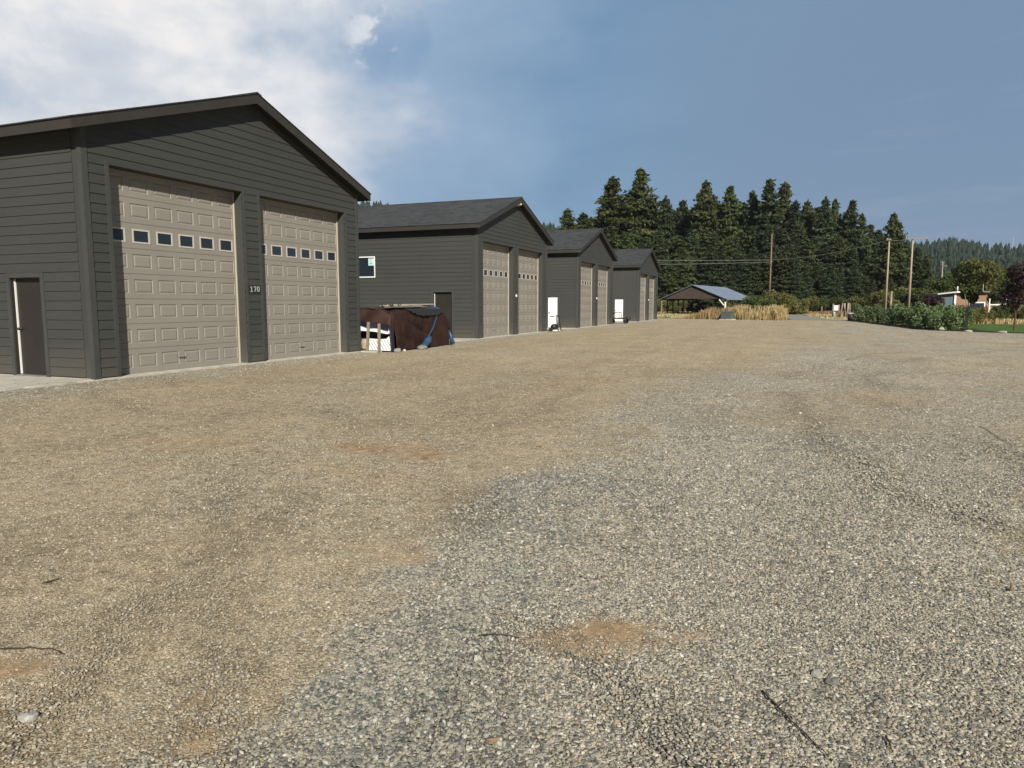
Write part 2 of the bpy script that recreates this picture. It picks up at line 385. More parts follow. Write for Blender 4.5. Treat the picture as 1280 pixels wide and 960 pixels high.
def gravel_mat(name, tan_shift=0.0):
    m, t, b = newmat(name); n = t.nodes.new; l = t.links.new
    geo = n('ShaderNodeNewGeometry')
    a1 = n('ShaderNodeAttribute'); a1.attribute_name = 'loose'; a2 = n('ShaderNodeAttribute'); a2.attribute_name = 'bare'
    def M2(op, a, b_=None, c_=None):
        q = n('ShaderNodeMath'); q.operation = op
        for i, v in enumerate((a, b_, c_)):
            if v is None: continue
            if isinstance(v, (int, float)): q.inputs[i].default_value = v
            else: l(v, q.inputs[i])
        return q.outputs[0]
    def vor(scale, rnd=1.0):
        v = n('ShaderNodeTexVoronoi'); v.inputs['Scale'].default_value = scale; v.inputs['Randomness'].default_value = rnd
        l(geo.outputs['Position'], v.inputs['Vector']); return v
    def noise(scale, det=5, rough=.6):
        z = n('ShaderNodeTexNoise'); z.inputs['Scale'].default_value = scale; z.inputs['Detail'].default_value = det; z.inputs['Roughness'].default_value = rough
        l(geo.outputs['Position'], z.inputs['Vector']); return z.outputs['Fac']
    def ramp(v, els):
        r = n('ShaderNodeValToRGB'); l(v, r.inputs[0]); e = r.color_ramp.elements
        while len(e) < len(els): e.new(.5)
        for k, (p, c) in enumerate(els): e[k].position = p; e[k].color = (*c, 1)
        return r.outputs[0]
    def mix(f, a, b_, mode='MIX'):
        q = n('ShaderNodeMixRGB'); q.blend_type = mode
        if isinstance(f, (int, float)): q.inputs[0].default_value = f
        else: l(f, q.inputs[0])
        for i, v in ((1, a), (2, b_)):
            if isinstance(v, tuple): q.inputs[i].default_value = (*v, 1)
            else: l(v, q.inputs[i])
        return q.outputs[0]
    v1 = vor(62); v2 = vor(120); v3 = vor(26)
    sep1 = n('ShaderNodeSeparateColor'); l(v1.outputs['Color'], sep1.inputs[0])
    sep2 = n('ShaderNodeSeparateColor'); l(v2.outputs['Color'], sep2.inputs[0])
    STONES = [(0, (.09, .088, .078)), (.3, (.23, .218, .185)), (.6, (.35, .32, .255)), (.85, (.46, .42, .33)), (1.0, (.66, .62, .52))]
    FINES = [(0, (.190, .145, .088)), (.45, (.320, .254, .162)), (.8, (.390, .320, .212)), (1.0, (.52, .46, .34))]
    stone = ramp(sep1.outputs[0], STONES)
    crush = ramp(sep2.outputs[1], FINES)
    big = noise(.55, 6, .6); mid = noise(3.2, 5, .6)
    tone = n('ShaderNodeMapRange'); tone.inputs[1].default_value = .3; tone.inputs[2].default_value = .7; tone.inputs[3].default_value = .70; tone.inputs[4].default_value = 1.15
    l(M2('MULTIPLY_ADD', big, .6, M2('MULTIPLY', mid, .4)), tone.inputs[0])
    lo = M2('MULTIPLY', a1.outputs['Fac'], .85)
    speck = M2('ADD', M2('MULTIPLY', M2('SUBTRACT', vor(9).outputs['Distance'], .35), .35), M2('MULTIPLY', M2('SUBTRACT', noise(11, 3, .75), .5), 1.5))
    speck = M2('ADD', speck, M2('MULTIPLY', M2('SUBTRACT', noise(2.6, 8, .85), .5), .9))
    # wheel tracks: long soft bands running along the yard
    mp = n('ShaderNodeMapping'); mp.inputs['Rotation'].default_value = (0, 0, .22); mp.inputs['Scale'].default_value = (1.3, .07, 1); l(geo.outputs['Position'], mp.inputs[0])
    tz = n('ShaderNodeTexNoise'); tz.inputs['Scale'].default_value = 1.0; tz.inputs['Detail'].default_value = 4; tz.inputs['Distortion'].default_value = .4; l(mp.outputs[0], tz.inputs['Vector'])
    tr_ = n('ShaderNodeMapRange'); tr_.inputs[1].default_value = .36; tr_.inputs[2].default_value = .62; tr_.inputs[3].default_value = .955; tr_.inputs[4].default_value = 1.03; l(tz.outputs[0], tr_.inputs[0]); a4 = n('ShaderNodeAttribute'); a4.attribute_name = 'rut'; sxy = n('ShaderNodeSeparateXYZ'); l(geo.outputs['Position'], sxy.inputs[0]); fb = n('ShaderNodeMapRange'); fb.interpolation_type = 'SMOOTHSTEP'; fb.inputs[1].default_value = -3; fb.inputs[2].default_value = 14; fb.inputs[3].default_value = 1.0; fb.inputs[4].default_value = 1.17
    l(sxy.outputs[1], fb.inputs[0])     # ground colour brightens gradually towards the far part of the yard
    trk = M2('MULTIPLY', M2('MULTIPLY', tr_.outputs[0], fb.outputs[0]), M2('SUBTRACT', 1.0, M2('MULTIPLY', a4.outputs['Fac'], .17)))
    thr = M2('GREATER_THAN', M2('ADD', lo, M2('MULTIPLY', M2('SUBTRACT', sep1.outputs[1], .5), .9)), .5)
    c = mix(thr, crush, stone)
    a3 = n('ShaderNodeAttribute'); a3.attribute_name = 'drift'
    c = mix(M2('MULTIPLY', a3.outputs['Fac'], .38), c, ramp(sep1.outputs[2], [(0, (.07, .075, .075)), (.5, (.17, .178, .175)), (1, (.33, .33, .31))]))
    c = mix(M2('MULTIPLY', a2.outputs['Fac'], .92), c, ramp(noise(40, 5), [(.3, (.30, .19, .10)), (.7, (.42, .29, .165))]))
    q = n('ShaderNodeVectorMath'); q.operation = 'SCALE'; l(c, q.inputs[0]); l(M2('MULTIPLY', M2('ADD', tone.outputs[0], speck), trk), q.inputs['Scale']); c = q.outputs[0]
    l(c, b.inputs['Base Color']); b.inputs['Roughness'].default_value = .95; b.inputs['Specular IOR Level'].default_value = .15
    d1 = M2('SUBTRACT', 1.0, M2('MULTIPLY', v1.outputs['Distance'], 1.0))
    hgt = M2('MULTIPLY_ADD', d1, M2('MULTIPLY_ADD', a1.outputs['Fac'], .8, .35), M2('MULTIPLY', M2('SUBTRACT', 1.0, v2.outputs['Distance']), .45))
    hgt = M2('MULTIPLY', hgt, M2('SUBTRACT', 1.0, M2('MULTIPLY', a2.outputs['Fac'], .75)))
    hgt = M2('ADD', hgt, M2('MULTIPLY', mid, 1.2))
    bp = n('ShaderNodeBump'); bp.inputs['Strength'].default_value = .9; bp.inputs['Distance'].default_value = .010; l(hgt, bp.inputs['Height']); l(bp.outputs[0], b.inputs['Normal'])
    return m
M['gravel'] = gravel_mat('gravel_surface')
ground = mesh_np('ground', np.stack([gx.ravel(), gy.ravel(), gz.ravel()], 1), quads, M['gravel'], smooth=True)
tag(ground, 'pale grey and tan gravel yard with bare orange dirt patches', kind='structure')
lo, ba = g_masks(gx.ravel(), gy.ravel())
for nm, val in (('loose', lo), ('bare', ba), ('drift', G_DRIFT[0]), ('rut', g_ruts(gx.ravel(), gy.ravel()))):
    at_ = ground.data.attributes.new(nm, 'FLOAT', 'POINT'); at_.data.foreach_set('value', val.astype(np.float32))

def sheet(name, pts, mtl, z, label, sub=0):
    mb = MB(); mb.poly([(x, y, z) for x, y in pts]); o = mb.build(name, mtl)
    tag(o, label, kind='structure'); return o

# ------------------------------------------------------------------ garages
W = 9.18; A0 = .553; OW = 3.66; OH = 4.27; PIER = .6227
OV = .38; ROVER = .28; ZR = 6.69; ZE = 4.97; RZ = .26; DEPTH = 15.2
SLOPE = (ZR-ZE)/(W/2+OV)
def ztop(y): return ZR-abs(y-W/2)*SLOPE
WALLTOP = ZE+OV*SLOPE-.16            # underside line of the roof at y = 0

def wall_mesh(width, openings, gable, P, rng, exposure=.19, thick=RZ, name='wall', parent=None):
    """P(u, z, n) -> world. openings: (u0,u1,z0,z1)."""
    mb = MB()
    top = (lambda u: WALLTOP+(W/2-abs(u-W/2))*SLOPE) if gable else (lambda u: WALLTOP)
    zmax = top(W/2) if gable else WALLTOP
    def ulim(z):
        if not gable or z <= WALLTOP: return 0.0, width
        k = (z-WALLTOP)/SLOPE; return k, width-k
    brk = {0.06, zmax}
    for o in openings: brk |= {o[2], o[3]}
    if gable: brk.add(WALLTOP)
    nc = int(math.ceil((zmax-.06)/exposure))
    courses = [(.06+k*exposure, min(.06+(k+1)*exposure, zmax)) for k in range(nc)]
    def intervals(za, zb):
        zm = (za+zb)/2; cuts = [(o[0], o[1]) for o in openings if o[2] < zm < o[3]]
        cuts.sort(); res = []; cur = None
        start = 'L'
        for a, b_ in cuts: res.append((start, a)); start = b_
        res.append((start, 'R')); return res
    def U(v, z):
        if v == 'L': return ulim(z)[0]
        if v == 'R': return ulim(z)[1]
        return v
    # lapped boards
    for (c0, c1) in courses:
        zz = sorted({c0, c1} | {z for z in brk if c0 < z < c1})
        for za, zb in zip(zz[:-1], zz[1:]):
            na = .020-(za-c0)/exposure*.015; nb = .020-(zb-c0)/exposure*.015
            for a, b_ in intervals(za, zb):
                ua0, ub0, ua1, ub1 = U(a, za), U(b_, za), U(a, zb), U(b_, zb)
                if ub0-ua0 < .01: continue
                segs = [(ua0, ub0, ua1, ub1)]
                if za == c0 and ub0-ua0 > 2.5 and rng.random() < .9:
                    cut = rng.uniform(max(ua0, ua1)+.4, min(ub0, ub1)-.4) if min(ub0, ub1)-max(ua0, ua1) > 1.2 else None
                    if cut: segs = [(ua0, cut, ua1, cut), (cut+.006, ub0, cut+.006, ub1)]
                for s0, s1, t0, t1 in segs:
                    mb.poly([P(s0, za, na), P(s1, za, na), P(t1, zb, nb), P(t0, zb, nb)])
                    if za == c0: mb.poly([P(s0, za, .001), P(s1, za, .001), P(s1, za, na), P(s0, za, na)])
                    mb.poly([P(s0, za, .001), P(s0, za, na), P(t0, zb, nb), P(t0, zb, .001)])
                    mb.poly([P(s1, za, .001), P(s1, za, na), P(t1, zb, nb), P(t1, zb, .001)])
    # solid wall behind
    bz = sorted(brk)
    for za, zb in zip(bz[:-1], bz[1:]):
        for a, b_ in intervals(za, zb):
            q = [(U(a, za), za), (U(b_, za), za), (U(b_, zb), zb), (U(a, zb), zb)]
            mb.hexa([P(u, z, -thick) for u, z in q], [P(u, z, 0) for u, z in q])
    return mb.build(name, M['siding'], parent)

def pbox(mb, P, u0, u1, z0, z1, n0, n1, mi=0):
    q = [(u0, z0), (u1, z0), (u1, z1), (u0, z1)]
    mb.hexa([P(u, z, n0) for u, z in q], [P(u, z, n1) for u, z in q], mi)

def garage_door(P, u0, parent, detail=True):
    """sectional door, 8 sections of 6 pressed panels, third row glazed"""
    mb = MB(); D = -RZ-.005
    nr, ncol = 8, 6; zb = .035; sh = (OH-zb)/nr; cw = OW/ncol
    for r in range(nr):
        z0 = zb+(nr-1-r)*sh; z1 = z0+sh; g = .006
        # section joint
        mb.poly([P(u0, z0, D-.012), P(u0+OW, z0, D-.012), P(u0+OW, z0+g, D), P(u0, z0+g, D)])
        mb.poly([P(u0, z1-g, D), P(u0+OW, z1-g, D), P(u0+OW, z1, D-.012), P(u0, z1, D-.012)])
        for c in range(ncol):
            ua = u0+c*cw; ub = ua+cw
            pw = cw*.77; ph = sh*.56
            if r == 2: pw, ph = cw*.72, sh*.56
            cu = (ua+ub)/2; cz = (z0+z1)/2+ (.0 if r != 2 else .0)
            def ring(w, h, n_): return [P(cu-w/2, cz-h/2, n_), P(cu+w/2, cz-h/2, n_), P(cu+w/2, cz+h/2, n_), P(cu-w/2, cz+h/2, n_)]
            outer = [P(ua, z0+g, D), P(ub, z0+g, D), P(ub, z1-g, D), P(ua, z1-g, D)]
            if r == 2: rings = [outer, ring(pw, ph, D)]
            else: rings = [outer, ring(pw, ph, D), ring(pw-.022, ph-.022, D-.013), ring(pw-.05, ph-.05, D-.013), ring(pw-.105, ph-.105, D-.001)]
            for A, B in zip(rings[:-1], rings[1:]):
                for k in range(4):
                    j = (k+1) % 4; mb.poly([A[k], A[j], B[j], B[k]])
            if r != 2: mb.poly(rings[-1])
    # solid core so nothing shows through
    door = mb.build('garage_door', M['garage'], parent)
    core = MB()
    z2a = zb+(nr-3)*sh; z2b = z2a+sh
    pbox(core, P, u0+.002, u0+OW-.002, zb, z2a+.02, D-.05, D-.016); pbox(core, P, u0+.002, u0+OW-.002, z2b-.02, OH, D-.05, D-.016)
    pbox(core, P, u0+.002, u0+OW-.002, z2a+.02, z2b-.02, D-.12, D-.10)
    core.build('door_core', M['innerdark'], door)
    for c in range(ncol):
        cu = u0+(c+.5)*cw; cz = (z2a+z2b)/2; w = cw*.72; h = sh*.56
        fr = MB(); fw = .034
        pbox(fr, P, cu-w/2, cu+w/2, cz-h/2, cz-h/2+fw, D-.02, D+.009); pbox(fr, P, cu-w/2, cu+w/2, cz+h/2-fw, cz+h/2, D-.02, D+.009)
        pbox(fr, P, cu-w/2, cu-w/2+fw, cz-h/2+fw, cz+h/2-fw, D-.02, D+.009); pbox(fr, P, cu+w/2-fw, cu+w/2, cz-h/2+fw, cz+h/2-fw, D-.02, D+.009)
        f = fr.build('door_window', M['winframe'], door)
        # glass sits in the frame (second level below the garage stays a part of the door)
        gl = MB(); pbox(gl, P, cu-w/2+fw, cu+w/2-fw, cz-h/2+fw, cz+h/2-fw, D-.012, D-.006)
        gl.build('window_glass', M['glass'], door)
    hb = MB(); pbox(hb, P, u0+OW/2-.09, u0+OW/2+.09, .30, .325, D, D+.03); hb.build('door_handle', M['steel'], door)
    for ua_, ub_ in ((u0+.001, u0+.03), (u0+OW-.03, u0+OW-.001)):
        st = MB(); pbox(st, P, ua_, ub_, .035, OH-.002, D+.006, D+.035); st.build('door_stop', M['stop'], parent)
    for ua_, ub_ in ((u0-.085, u0), (u0+OW, u0+OW+.085)):
        tr = MB(); pbox(tr, P, ua_, ub_, .035, OH+.06, .0, .030); tr.build('door_trim', M['trim'], parent)
    return door

def side_door(P, ua, ub, zt, mtl, parent, weather=True):
    tr = MB(); w = .095
    for ti, tq in enumerate(((ua, ua+w, .03, zt), (ub-w, ub, .03, zt), (ua+w, ub-w, zt-w, zt))):
        tr = MB(); pbox(tr, P, *tq, .0, .032); tr.build('door_trim', M['trim'], parent)
    jb = MB()
    pbox(jb, P, ua+w-.012, ua+w+.012, .03, zt-w, -.13, -.001); pbox(jb, P, ub-w-.012, ub-w+.012, .03, zt-w, -.13, -.001)
    pbox(jb, P, ua+w+.012, ub-w-.012, zt-w-.02, zt-w+.004, -.13, -.001)
    jb.build('door_jamb', M['browndoor'] if mtl is M['browndoor'] else M['trim'], parent)
    d = MB(); a, b_ = ua+w+.013, ub-w-.013
    pbox(d, P, a, b_, .05, zt-w-.022, -.135, -.095)
    door = d.build('side_door', mtl, parent)
    th = MB(); pbox(th, P, a, b_, .03, .05, -.14, .03); th.build('threshold', M['steel'], parent)
    if weather:
        ws = MB(); pbox(ws, P, a, a+.017, .06, zt-w-.02, -.094, -.060); ws.build('weatherstrip', M['white'], door)
    h = MB(); hx = a+.10
    h.tube([P(hx, 1.0, -.095), P(hx, 1.0, -.045)], [.028, .012], 10); h.tube([P(hx, 1.0, -.05), P(hx, 1.0, -.025), P(hx, 1.0, -.0)], [.014, .032, .02], 10)
    h.tube([P(hx, 1.0, -.094), P(hx, 1.02, -.09)], [.03, .03], 8)
    h.build('door_handle', M['black'], door, smooth=True)

def garage(y0, label, group, dark_door, window=False, door_x=(-2.41, -1.285), number=False, light=True, peak=False, apron=2.0, seed=1, dz=None):
    rng = random.Random(seed)
    root = empty('garage', (0, y0, 0), label, 'garage', group)
    PF = lambda u, z, n_: (n_, u, z)                 # front wall, faces +X, u along +Y
    PS = lambda u, z, n_: (u-DEPTH, -n_, z)          # side wall, faces -Y, u from the back corner
    PB = lambda u, z, n_: (-DEPTH-n_+RZ, W-u, z)
    PO = lambda u, z, n_: (-u, W+n_, z)
    o1 = A0; o2 = A0+OW+PIER
    wall_mesh(W, [(o1, o1+OW, .0, OH), (o2, o2+OW, .0, OH)], True, PF, rng, name='wall', parent=root)
    du0, du1 = DEPTH+door_x[0], DEPTH+door_x[1]
    ZT = 2.146
    ops = [(du0+.083, du1-.083, .0, ZT-.083)]
    if window: ops.append((DEPTH-6.15, DEPTH-5.14, 2.74, 3.70))
    PS2 = lambda u, z, n_: (u*(DEPTH-RZ)/DEPTH-DEPTH, -n_, z)
    wall_mesh(DEPTH-RZ-.002, ops, False, PS, rng, name='wall', parent=root, exposure=.19)
    wall_mesh(W-2*RZ-.01, [], False, lambda u, z, n_: (-DEPTH-n_, W-RZ-.005-u, z), rng, name='wall', parent=root)
    wall_mesh(DEPTH-RZ-.002, [], False, lambda u, z, n_: (-RZ-.002-u, W+n_, z), rng, name='wall', parent=root)
    # back gable triangle
    bgm = MB(); bgm.hexa([(-DEPTH, .01, WALLTOP), (-DEPTH, W-.01, WALLTOP), (-DEPTH, W/2, WALLTOP+W/2*SLOPE)], [(-DEPTH+.1, .01, WALLTOP), (-DEPTH+.1, W-.01, WALLTOP), (-DEPTH+.1, W/2, WALLTOP+W/2*SLOPE)])
    bgm.build('gable_panel', M['siding'], root)
    # corner boards
    cbw = .095
    for (cx, cy, sx, sy) in ((0, 0, -1, -1), (0, W, -1, 1)):
        cb = MB()
        cb.box((0.0, min(cy, cy-sy*cbw), .03), (.031, max(cy, cy-sy*cbw), WALLTOP-.02 if True else 0))
        cb.box((-cbw, min(cy, cy+sy*.031), .03), (.031, max(cy, cy+sy*.031), WALLTOP-.02))
        cb.build('corner_board', M['trim'], root)
    # doors
    garage_door(PF, o1, root); garage_door(PF, o2, root)
    side_door(PS, du0, du1, ZT, M['browndoor'] if dark_door else M['whitedoor'], root, weather=dark_door)
    if window:
        fr = MB(); a, b_, z0, z1 = DEPTH-6.15, DEPTH-5.14, 2.74, 3.70; w = .05
        pbox(fr, PS, a, b_, z0, z0+w, -.06, .028); pbox(fr, PS, a, b_, z1-w, z1, -.06, .028)
        pbox(fr, PS, a, a+w, z0+w, z1-w, -.06, .028); pbox(fr, PS, b_-w, b_, z0+w, z1-w, -.06, .028)
        f = fr.build('window', M['white'], root)
        g = MB(); pbox(g, PS, a+w, b_-w, z0+w, z1-w, -.04, -.03); g.build('pane', M['glass'], f)
        s = MB(); pbox(s, PS, b_-w-.34, b_-w-.01, z1-w-.36, z1-w-.01, -.0295, -.028); st_ = s.build('sticker', mat('sticker_paper', (.50, .68, .68), .6, .2, 30), f)
        s2 = MB(); s2.tube([PS(b_-w-.27, z1-w-.12, -.026), PS(b_-w-.20, z1-w-.08, -.026), PS(b_-w-.13, z1-w-.12, -.026), PS(b_-w-.20, z1-w-.22, -.026), PS(b_-w-.28, z1-w-.28, -.026), PS(b_-w-.10, z1-w-.28, -.026)], .012, 5)
        s2.build('sticker_print', mat('sticker_ink', (.05, .22, .30), .6, .1, 5), f)
    # slab
    sb = MB(); sb.box((-DEPTH-.02, -.012, -.15), (.028, W+.012, .034)); sb.build('foundation', M['concrete'], root)
    # roof
    x0, x1 = -DEPTH-ROVER, ROVER
    def slope_pt(y, dz_=0): return ztop(y)+dz_
    rf = MB()
    uvs = []
    yl, yr, yc = -OV-.03, W+OV+.03, W/2
    th = .022
    for (ya, yb) in ((yl, yc), (yr, yc)):
        za, zb = ztop(ya), ztop(yb)
        lo_ = [(x0-.02, ya, za-th), (x1+.02, ya, za-th), (x1+.02, yb, zb-th), (x0-.02, yb, zb-th)]
        hi_ = [(x0-.02, ya, za), (x1+.02, ya, za), (x1+.02, yb, zb), (x0-.02, yb, zb)]
        rf.hexa(lo_, hi_)
    roof = rf.build('roof', M['shingle'], root)
    uvl = roof.data.uv_layers.new(name='UVMap')
    for lp in roof.data.loops:
        v = roof.data.vertices[lp.vertex_index].co
        uvl.data[lp.index].uv = (v.x, abs(v.y-W/2)*math.hypot(1, SLOPE))
    # ridge cap
    rc = MB()
    for s in (-1, 1):
        rc.hexa([(x0-.02, yc, ZR+.003), (x1+.022, yc, ZR+.003), (x1+.022, yc+s*.15, ZR+.003-.15*SLOPE), (x0-.02, yc+s*.15, ZR+.003-.15*SLOPE)],
                [(x0-.02, yc, ZR+.018), (x1+.022, yc, ZR+.018), (x1+.022, yc+s*.15, ZR+.018-.15*SLOPE), (x0-.02, yc+s*.15, ZR+.018-.15*SLOPE)])
    rcap = rc.build('ridge_cap', M['shingle'], roof)
    uvl = rcap.data.uv_layers.new(name='UVMap')
    for lp in rcap.data.loops:
        v = rcap.data.vertices[lp.vertex_index].co; uvl.data[lp.index].uv = (v.x, v.y)
    # deck / soffit
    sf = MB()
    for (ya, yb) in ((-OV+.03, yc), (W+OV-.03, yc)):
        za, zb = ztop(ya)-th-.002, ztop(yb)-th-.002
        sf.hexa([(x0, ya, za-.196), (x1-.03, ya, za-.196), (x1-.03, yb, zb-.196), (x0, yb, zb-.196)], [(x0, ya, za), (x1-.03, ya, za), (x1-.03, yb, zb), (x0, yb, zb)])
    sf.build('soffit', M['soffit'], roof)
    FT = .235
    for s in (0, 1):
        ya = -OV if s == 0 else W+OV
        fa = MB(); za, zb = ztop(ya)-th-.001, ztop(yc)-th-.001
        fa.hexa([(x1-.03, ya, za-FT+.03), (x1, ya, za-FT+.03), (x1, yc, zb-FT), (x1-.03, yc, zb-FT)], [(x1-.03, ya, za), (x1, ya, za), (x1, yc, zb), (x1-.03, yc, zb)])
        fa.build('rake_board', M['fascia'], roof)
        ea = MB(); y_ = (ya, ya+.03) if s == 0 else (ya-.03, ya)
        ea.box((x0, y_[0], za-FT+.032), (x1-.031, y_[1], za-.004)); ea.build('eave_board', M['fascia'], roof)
    # small things screwed to the pier
    up = A0+OW+PIER/2
    if number:
        sg = MB(); pbox(sg, PF, up-.21, up+.21, 1.80, 1.99, .021, .032); s_ = sg.build('number_plate', M['black'], root)
        dg = MB()
        def stroke(cu, pts, w=.024):
            for p, q in zip(pts[:-1], pts[1:]):
                dg.bar(PF(cu+p[0], 1.895+p[1], .0345), PF(cu+q[0], 1.895+q[1], .0345), w, .004, up=(1, 0, 0))
        stroke(up-.12, [(-.035, .035), (0, .06), (0, -.06)]); stroke(up-.12, [(-.04, -.062), (.04, -.062)], .02)
        stroke(up+.0, [(-.04, .055), (.042, .055), (-.008, -.065)])
        stroke(up+.12, [(-.032, .055), (.032, .055), (.036, 0), (.032, -.055), (-.032, -.055), (-.036, 0), (-.032, .055)], .022)
        dg.build('numerals', mat('numeral_paint', (.42, .42, .41), .5, .05, 3), s_)
    if light:
        lm = MB(); z_ = 1.93 if not number else 2.6
        lm.tube([PF(up, z_, .02), PF(up, z_, .05), PF(up, z_, .075)], [.075, .07, .04], 12)
        lm.build('round_light', M['white'], root, smooth=True)  # round white light fixture on the pier
    if peak:
        pk = MB(); pk.box((.03, yc-.05, ZR-.42), (.16, yc+.05, ZR-.30)); pk.tube([(.12, yc-.07, ZR-.36), (.24, yc-.10, ZR-.30)], [.05, .07], 10); pk.tube([(.12, yc+.07, ZR-.36), (.24, yc+.10, ZR-.30)], [.05, .07], 10)
        pk.build('flood_light', M['white'], root)
    # concrete pad in front of the man door
    return root

G = 'dark grey gable roofed garages in a row'
garage(0.0, 'nearest and largest dark grey garage, house number between its two beige doors', G, True, number=True, light=False, seed=1, peak=False)
garage(18.234, 'dark grey garage with a small white framed window, behind the tarp covered load', G, True, window=True, door_x=(-2.25, -1.14), seed=2, peak=True)
garage(33.536, 'third dark grey garage, its white side door partly behind the white box cart', G, False, door_x=(-2.11, -1.20), seed=3)
garage(52.339, 'farthest dark grey garage, its white side door behind a low black cart', G, False, door_x=(-2.21, -1.20), seed=4)

# concrete pads beside each man door
def pad(x0, x1, y0, y1, label, seed):
    rng = random.Random(seed); mb = MB()
    pts = []
    n_ = 14
    for k in range(n_+1): pts.append((x0+(x1-x0)*k/n_, y0+rng.uniform(-.03, .03)))
    for k in range(1, 6): pts.append((x1+rng.uniform(-.03, .04), y0+(y1-y0)*k/6))
    pts += [(x1, y1), (x0, y1)]
    mb.hexa([(x, y, -.1) for x, y in pts], [(x, y, .028) for x, y in pts])
    o = mb.build('concrete_pad', M['concrete'])
    return tag(o, label, kind='structure')
pad(-15, .0, -2.1, -.035, 'pale concrete strip at the foot of the nearest garage side wall', 1)
pad(-15, .05, 16.3, 18.2, 'pale concrete strip below the dark door of the second garage', 2)
pad(-15, .05, 32.0, 33.5, 'pale concrete strip below the white door of the third garage', 3)
pad(-15, .05, 50.9, 52.3, 'pale concrete strip below the white door of the farthest garage', 4)
pad(-8, .55, 9.22, 9.62, 'pale concrete strip under the posts of the tarp covered load', 5)
#PART2
# ------------------------------------------------------------------ far ground sheets
def curve_strip(name, left, right, mtl, z, label):
    mb = MB()
    for k in range(len(left)-1):
        mb.poly([(*left[k], z), (*right[k], z), (*right[k+1], z), (*left[k+1], z)])
    return tag(mb.build(name, mtl), label, kind='structure')
M['field'] = mat('dry_field_grass', (.20, .155, .075), .95, .25, .25, .4, 12, col2=(.155, .165, .06), coord='Object', spec=.1)
M['lawn'] = mat('lawn_grass', (.055, .105, .022), .9, .25, .8, .5, 40, col2=(.10, .17, .04), spec=.1)
M['mulch'] = mat('dark_mulch', (.035, .027, .020), .95, .4, 9, .9, 40, spec=.1)
M['road'] = mat('gravel_road', (.25, .24, .215), .95, .15, .6, .5, 30, spec=.1)
field = sheet('field', [(-400, 69.5), (-20, 69.5), (1.2, 69.3), (5, 66.5), (11.8, 64.2), (12.9, 66), (13.0, 78), (20, 78), (19.4, 66), (24, 52), (60, 50), (500, 60), (900, 420), (-900, 560)], M['field'], .006, 'dry yellow green grass field between the gravel yard and the trees')
lawn = sheet('lawn', [(21.6, 37.6), (22.9, 35.4), (25.0, 33.6), (40, 26), (80, 20), (90, 44), (44, 50), (23.8, 54.5)], M['lawn'], .012, 'mown green lawn behind the row of bushes')
curve_strip('road', [(12.6, 64), (12.2, 76), (10.3, 96), (6.5, 112), (-6, 128), (-40, 150)], [(16.9, 64), (15.6, 78), (13.8, 98), (10.5, 118), (-2, 136), (-38, 158)], M['road'], .010, 'grey gravel road curving away left past the tall grass')
curve_strip('mulch_bed', [(17.0, 64.5), (17.9, 60), (18.9, 48), (19.55, 39.8), (20.7, 37.2), (22.2, 35.6), (24.0, 33.7), (30, 29.5), (45, 21)], [(18.6, 65.2), (21.2, 60), (22.4, 48), (22.6, 40), (22.5, 38.4), (23.2, 36.4), (24.8, 34.6), (30.8, 30.6), (46, 22)], M['mulch'], .018, 'dark mulch strip edging the gravel below the bushes')

# ------------------------------------------------------------------ gravel stones in the foreground (one object, instanced stones)
M['stone'] = None
m, t, b = newmat('loose_stone'); M['stone'] = m
n = t.nodes.new; l = t.links.new
oi = n('ShaderNodeObjectInfo'); rp = n('ShaderNodeValToRGB'); l(oi.outputs['Random'], rp.inputs[0])
els = [(0, (.10, .098, .09)), (.16, (.17, .165, .147)), (.36, (.27, .25, .205)), (.60, (.36, .325, .25)), (.82, (.44, .40, .31)), (.90, (.40, .31, .21)), (.93, (.50, .465, .385)), (1.0, (.62, .59, .51))]
e = rp.color_ramp.elements
while len(e) < len(els): e.new(.5)
for k, (p, c) in enumerate(els): e[k].position = p; e[k].color = (*c, 1)
tcn = n('ShaderNodeTexCoord'); nz = n('ShaderNodeTexNoise'); nz.inputs['Scale'].default_value = 1.7; nz.inputs['Detail'].default_value = 4; l(tcn.outputs['Object'], nz.inputs['Vector'])
mr = n('ShaderNodeMapRange'); mr.inputs[1].default_value = .3; mr.inputs[2].default_value = .7; mr.inputs[3].default_value = .72; mr.inputs[4].default_value = 1.12; l(nz.outputs[0], mr.inputs[0])
vs = n('ShaderNodeVectorMath'); vs.operation = 'SCALE'; l(rp.outputs[0], vs.inputs[0]); l(mr.outputs[0], vs.inputs['Scale'])
at1 = n('ShaderNodeAttribute'); at1.attribute_type = 'INSTANCER'; at1.attribute_name = 'drift'
at2 = n('ShaderNodeAttribute'); at2.attribute_type = 'INSTANCER'; at2.attribute_name = 'dust'
def _mx(f, a, c2, k, mode='MIX'):
    q0 = n('ShaderNodeMath'); q0.operation = 'MULTIPLY'; l(f, q0.inputs[0]); q0.inputs[1].default_value = k
    q = n('ShaderNodeMixRGB'); q.blend_type = mode; l(q0.outputs[0], q.inputs[0]); l(a, q.inputs[1]); q.inputs[2].default_value = (*c2, 1); return q.outputs[0]
cc = _mx(at1.outputs['Fac'], vs.outputs[0], (.79, .835, .865), 1.0, 'MULTIPLY')
cc = _mx(at2.outputs['Fac'], cc, (.34, .29, .20), .30)
l(cc, b.inputs['Base Color']); b.inputs['Roughness'].default_value = .85; b.inputs['Specular IOR Level'].default_value = .25

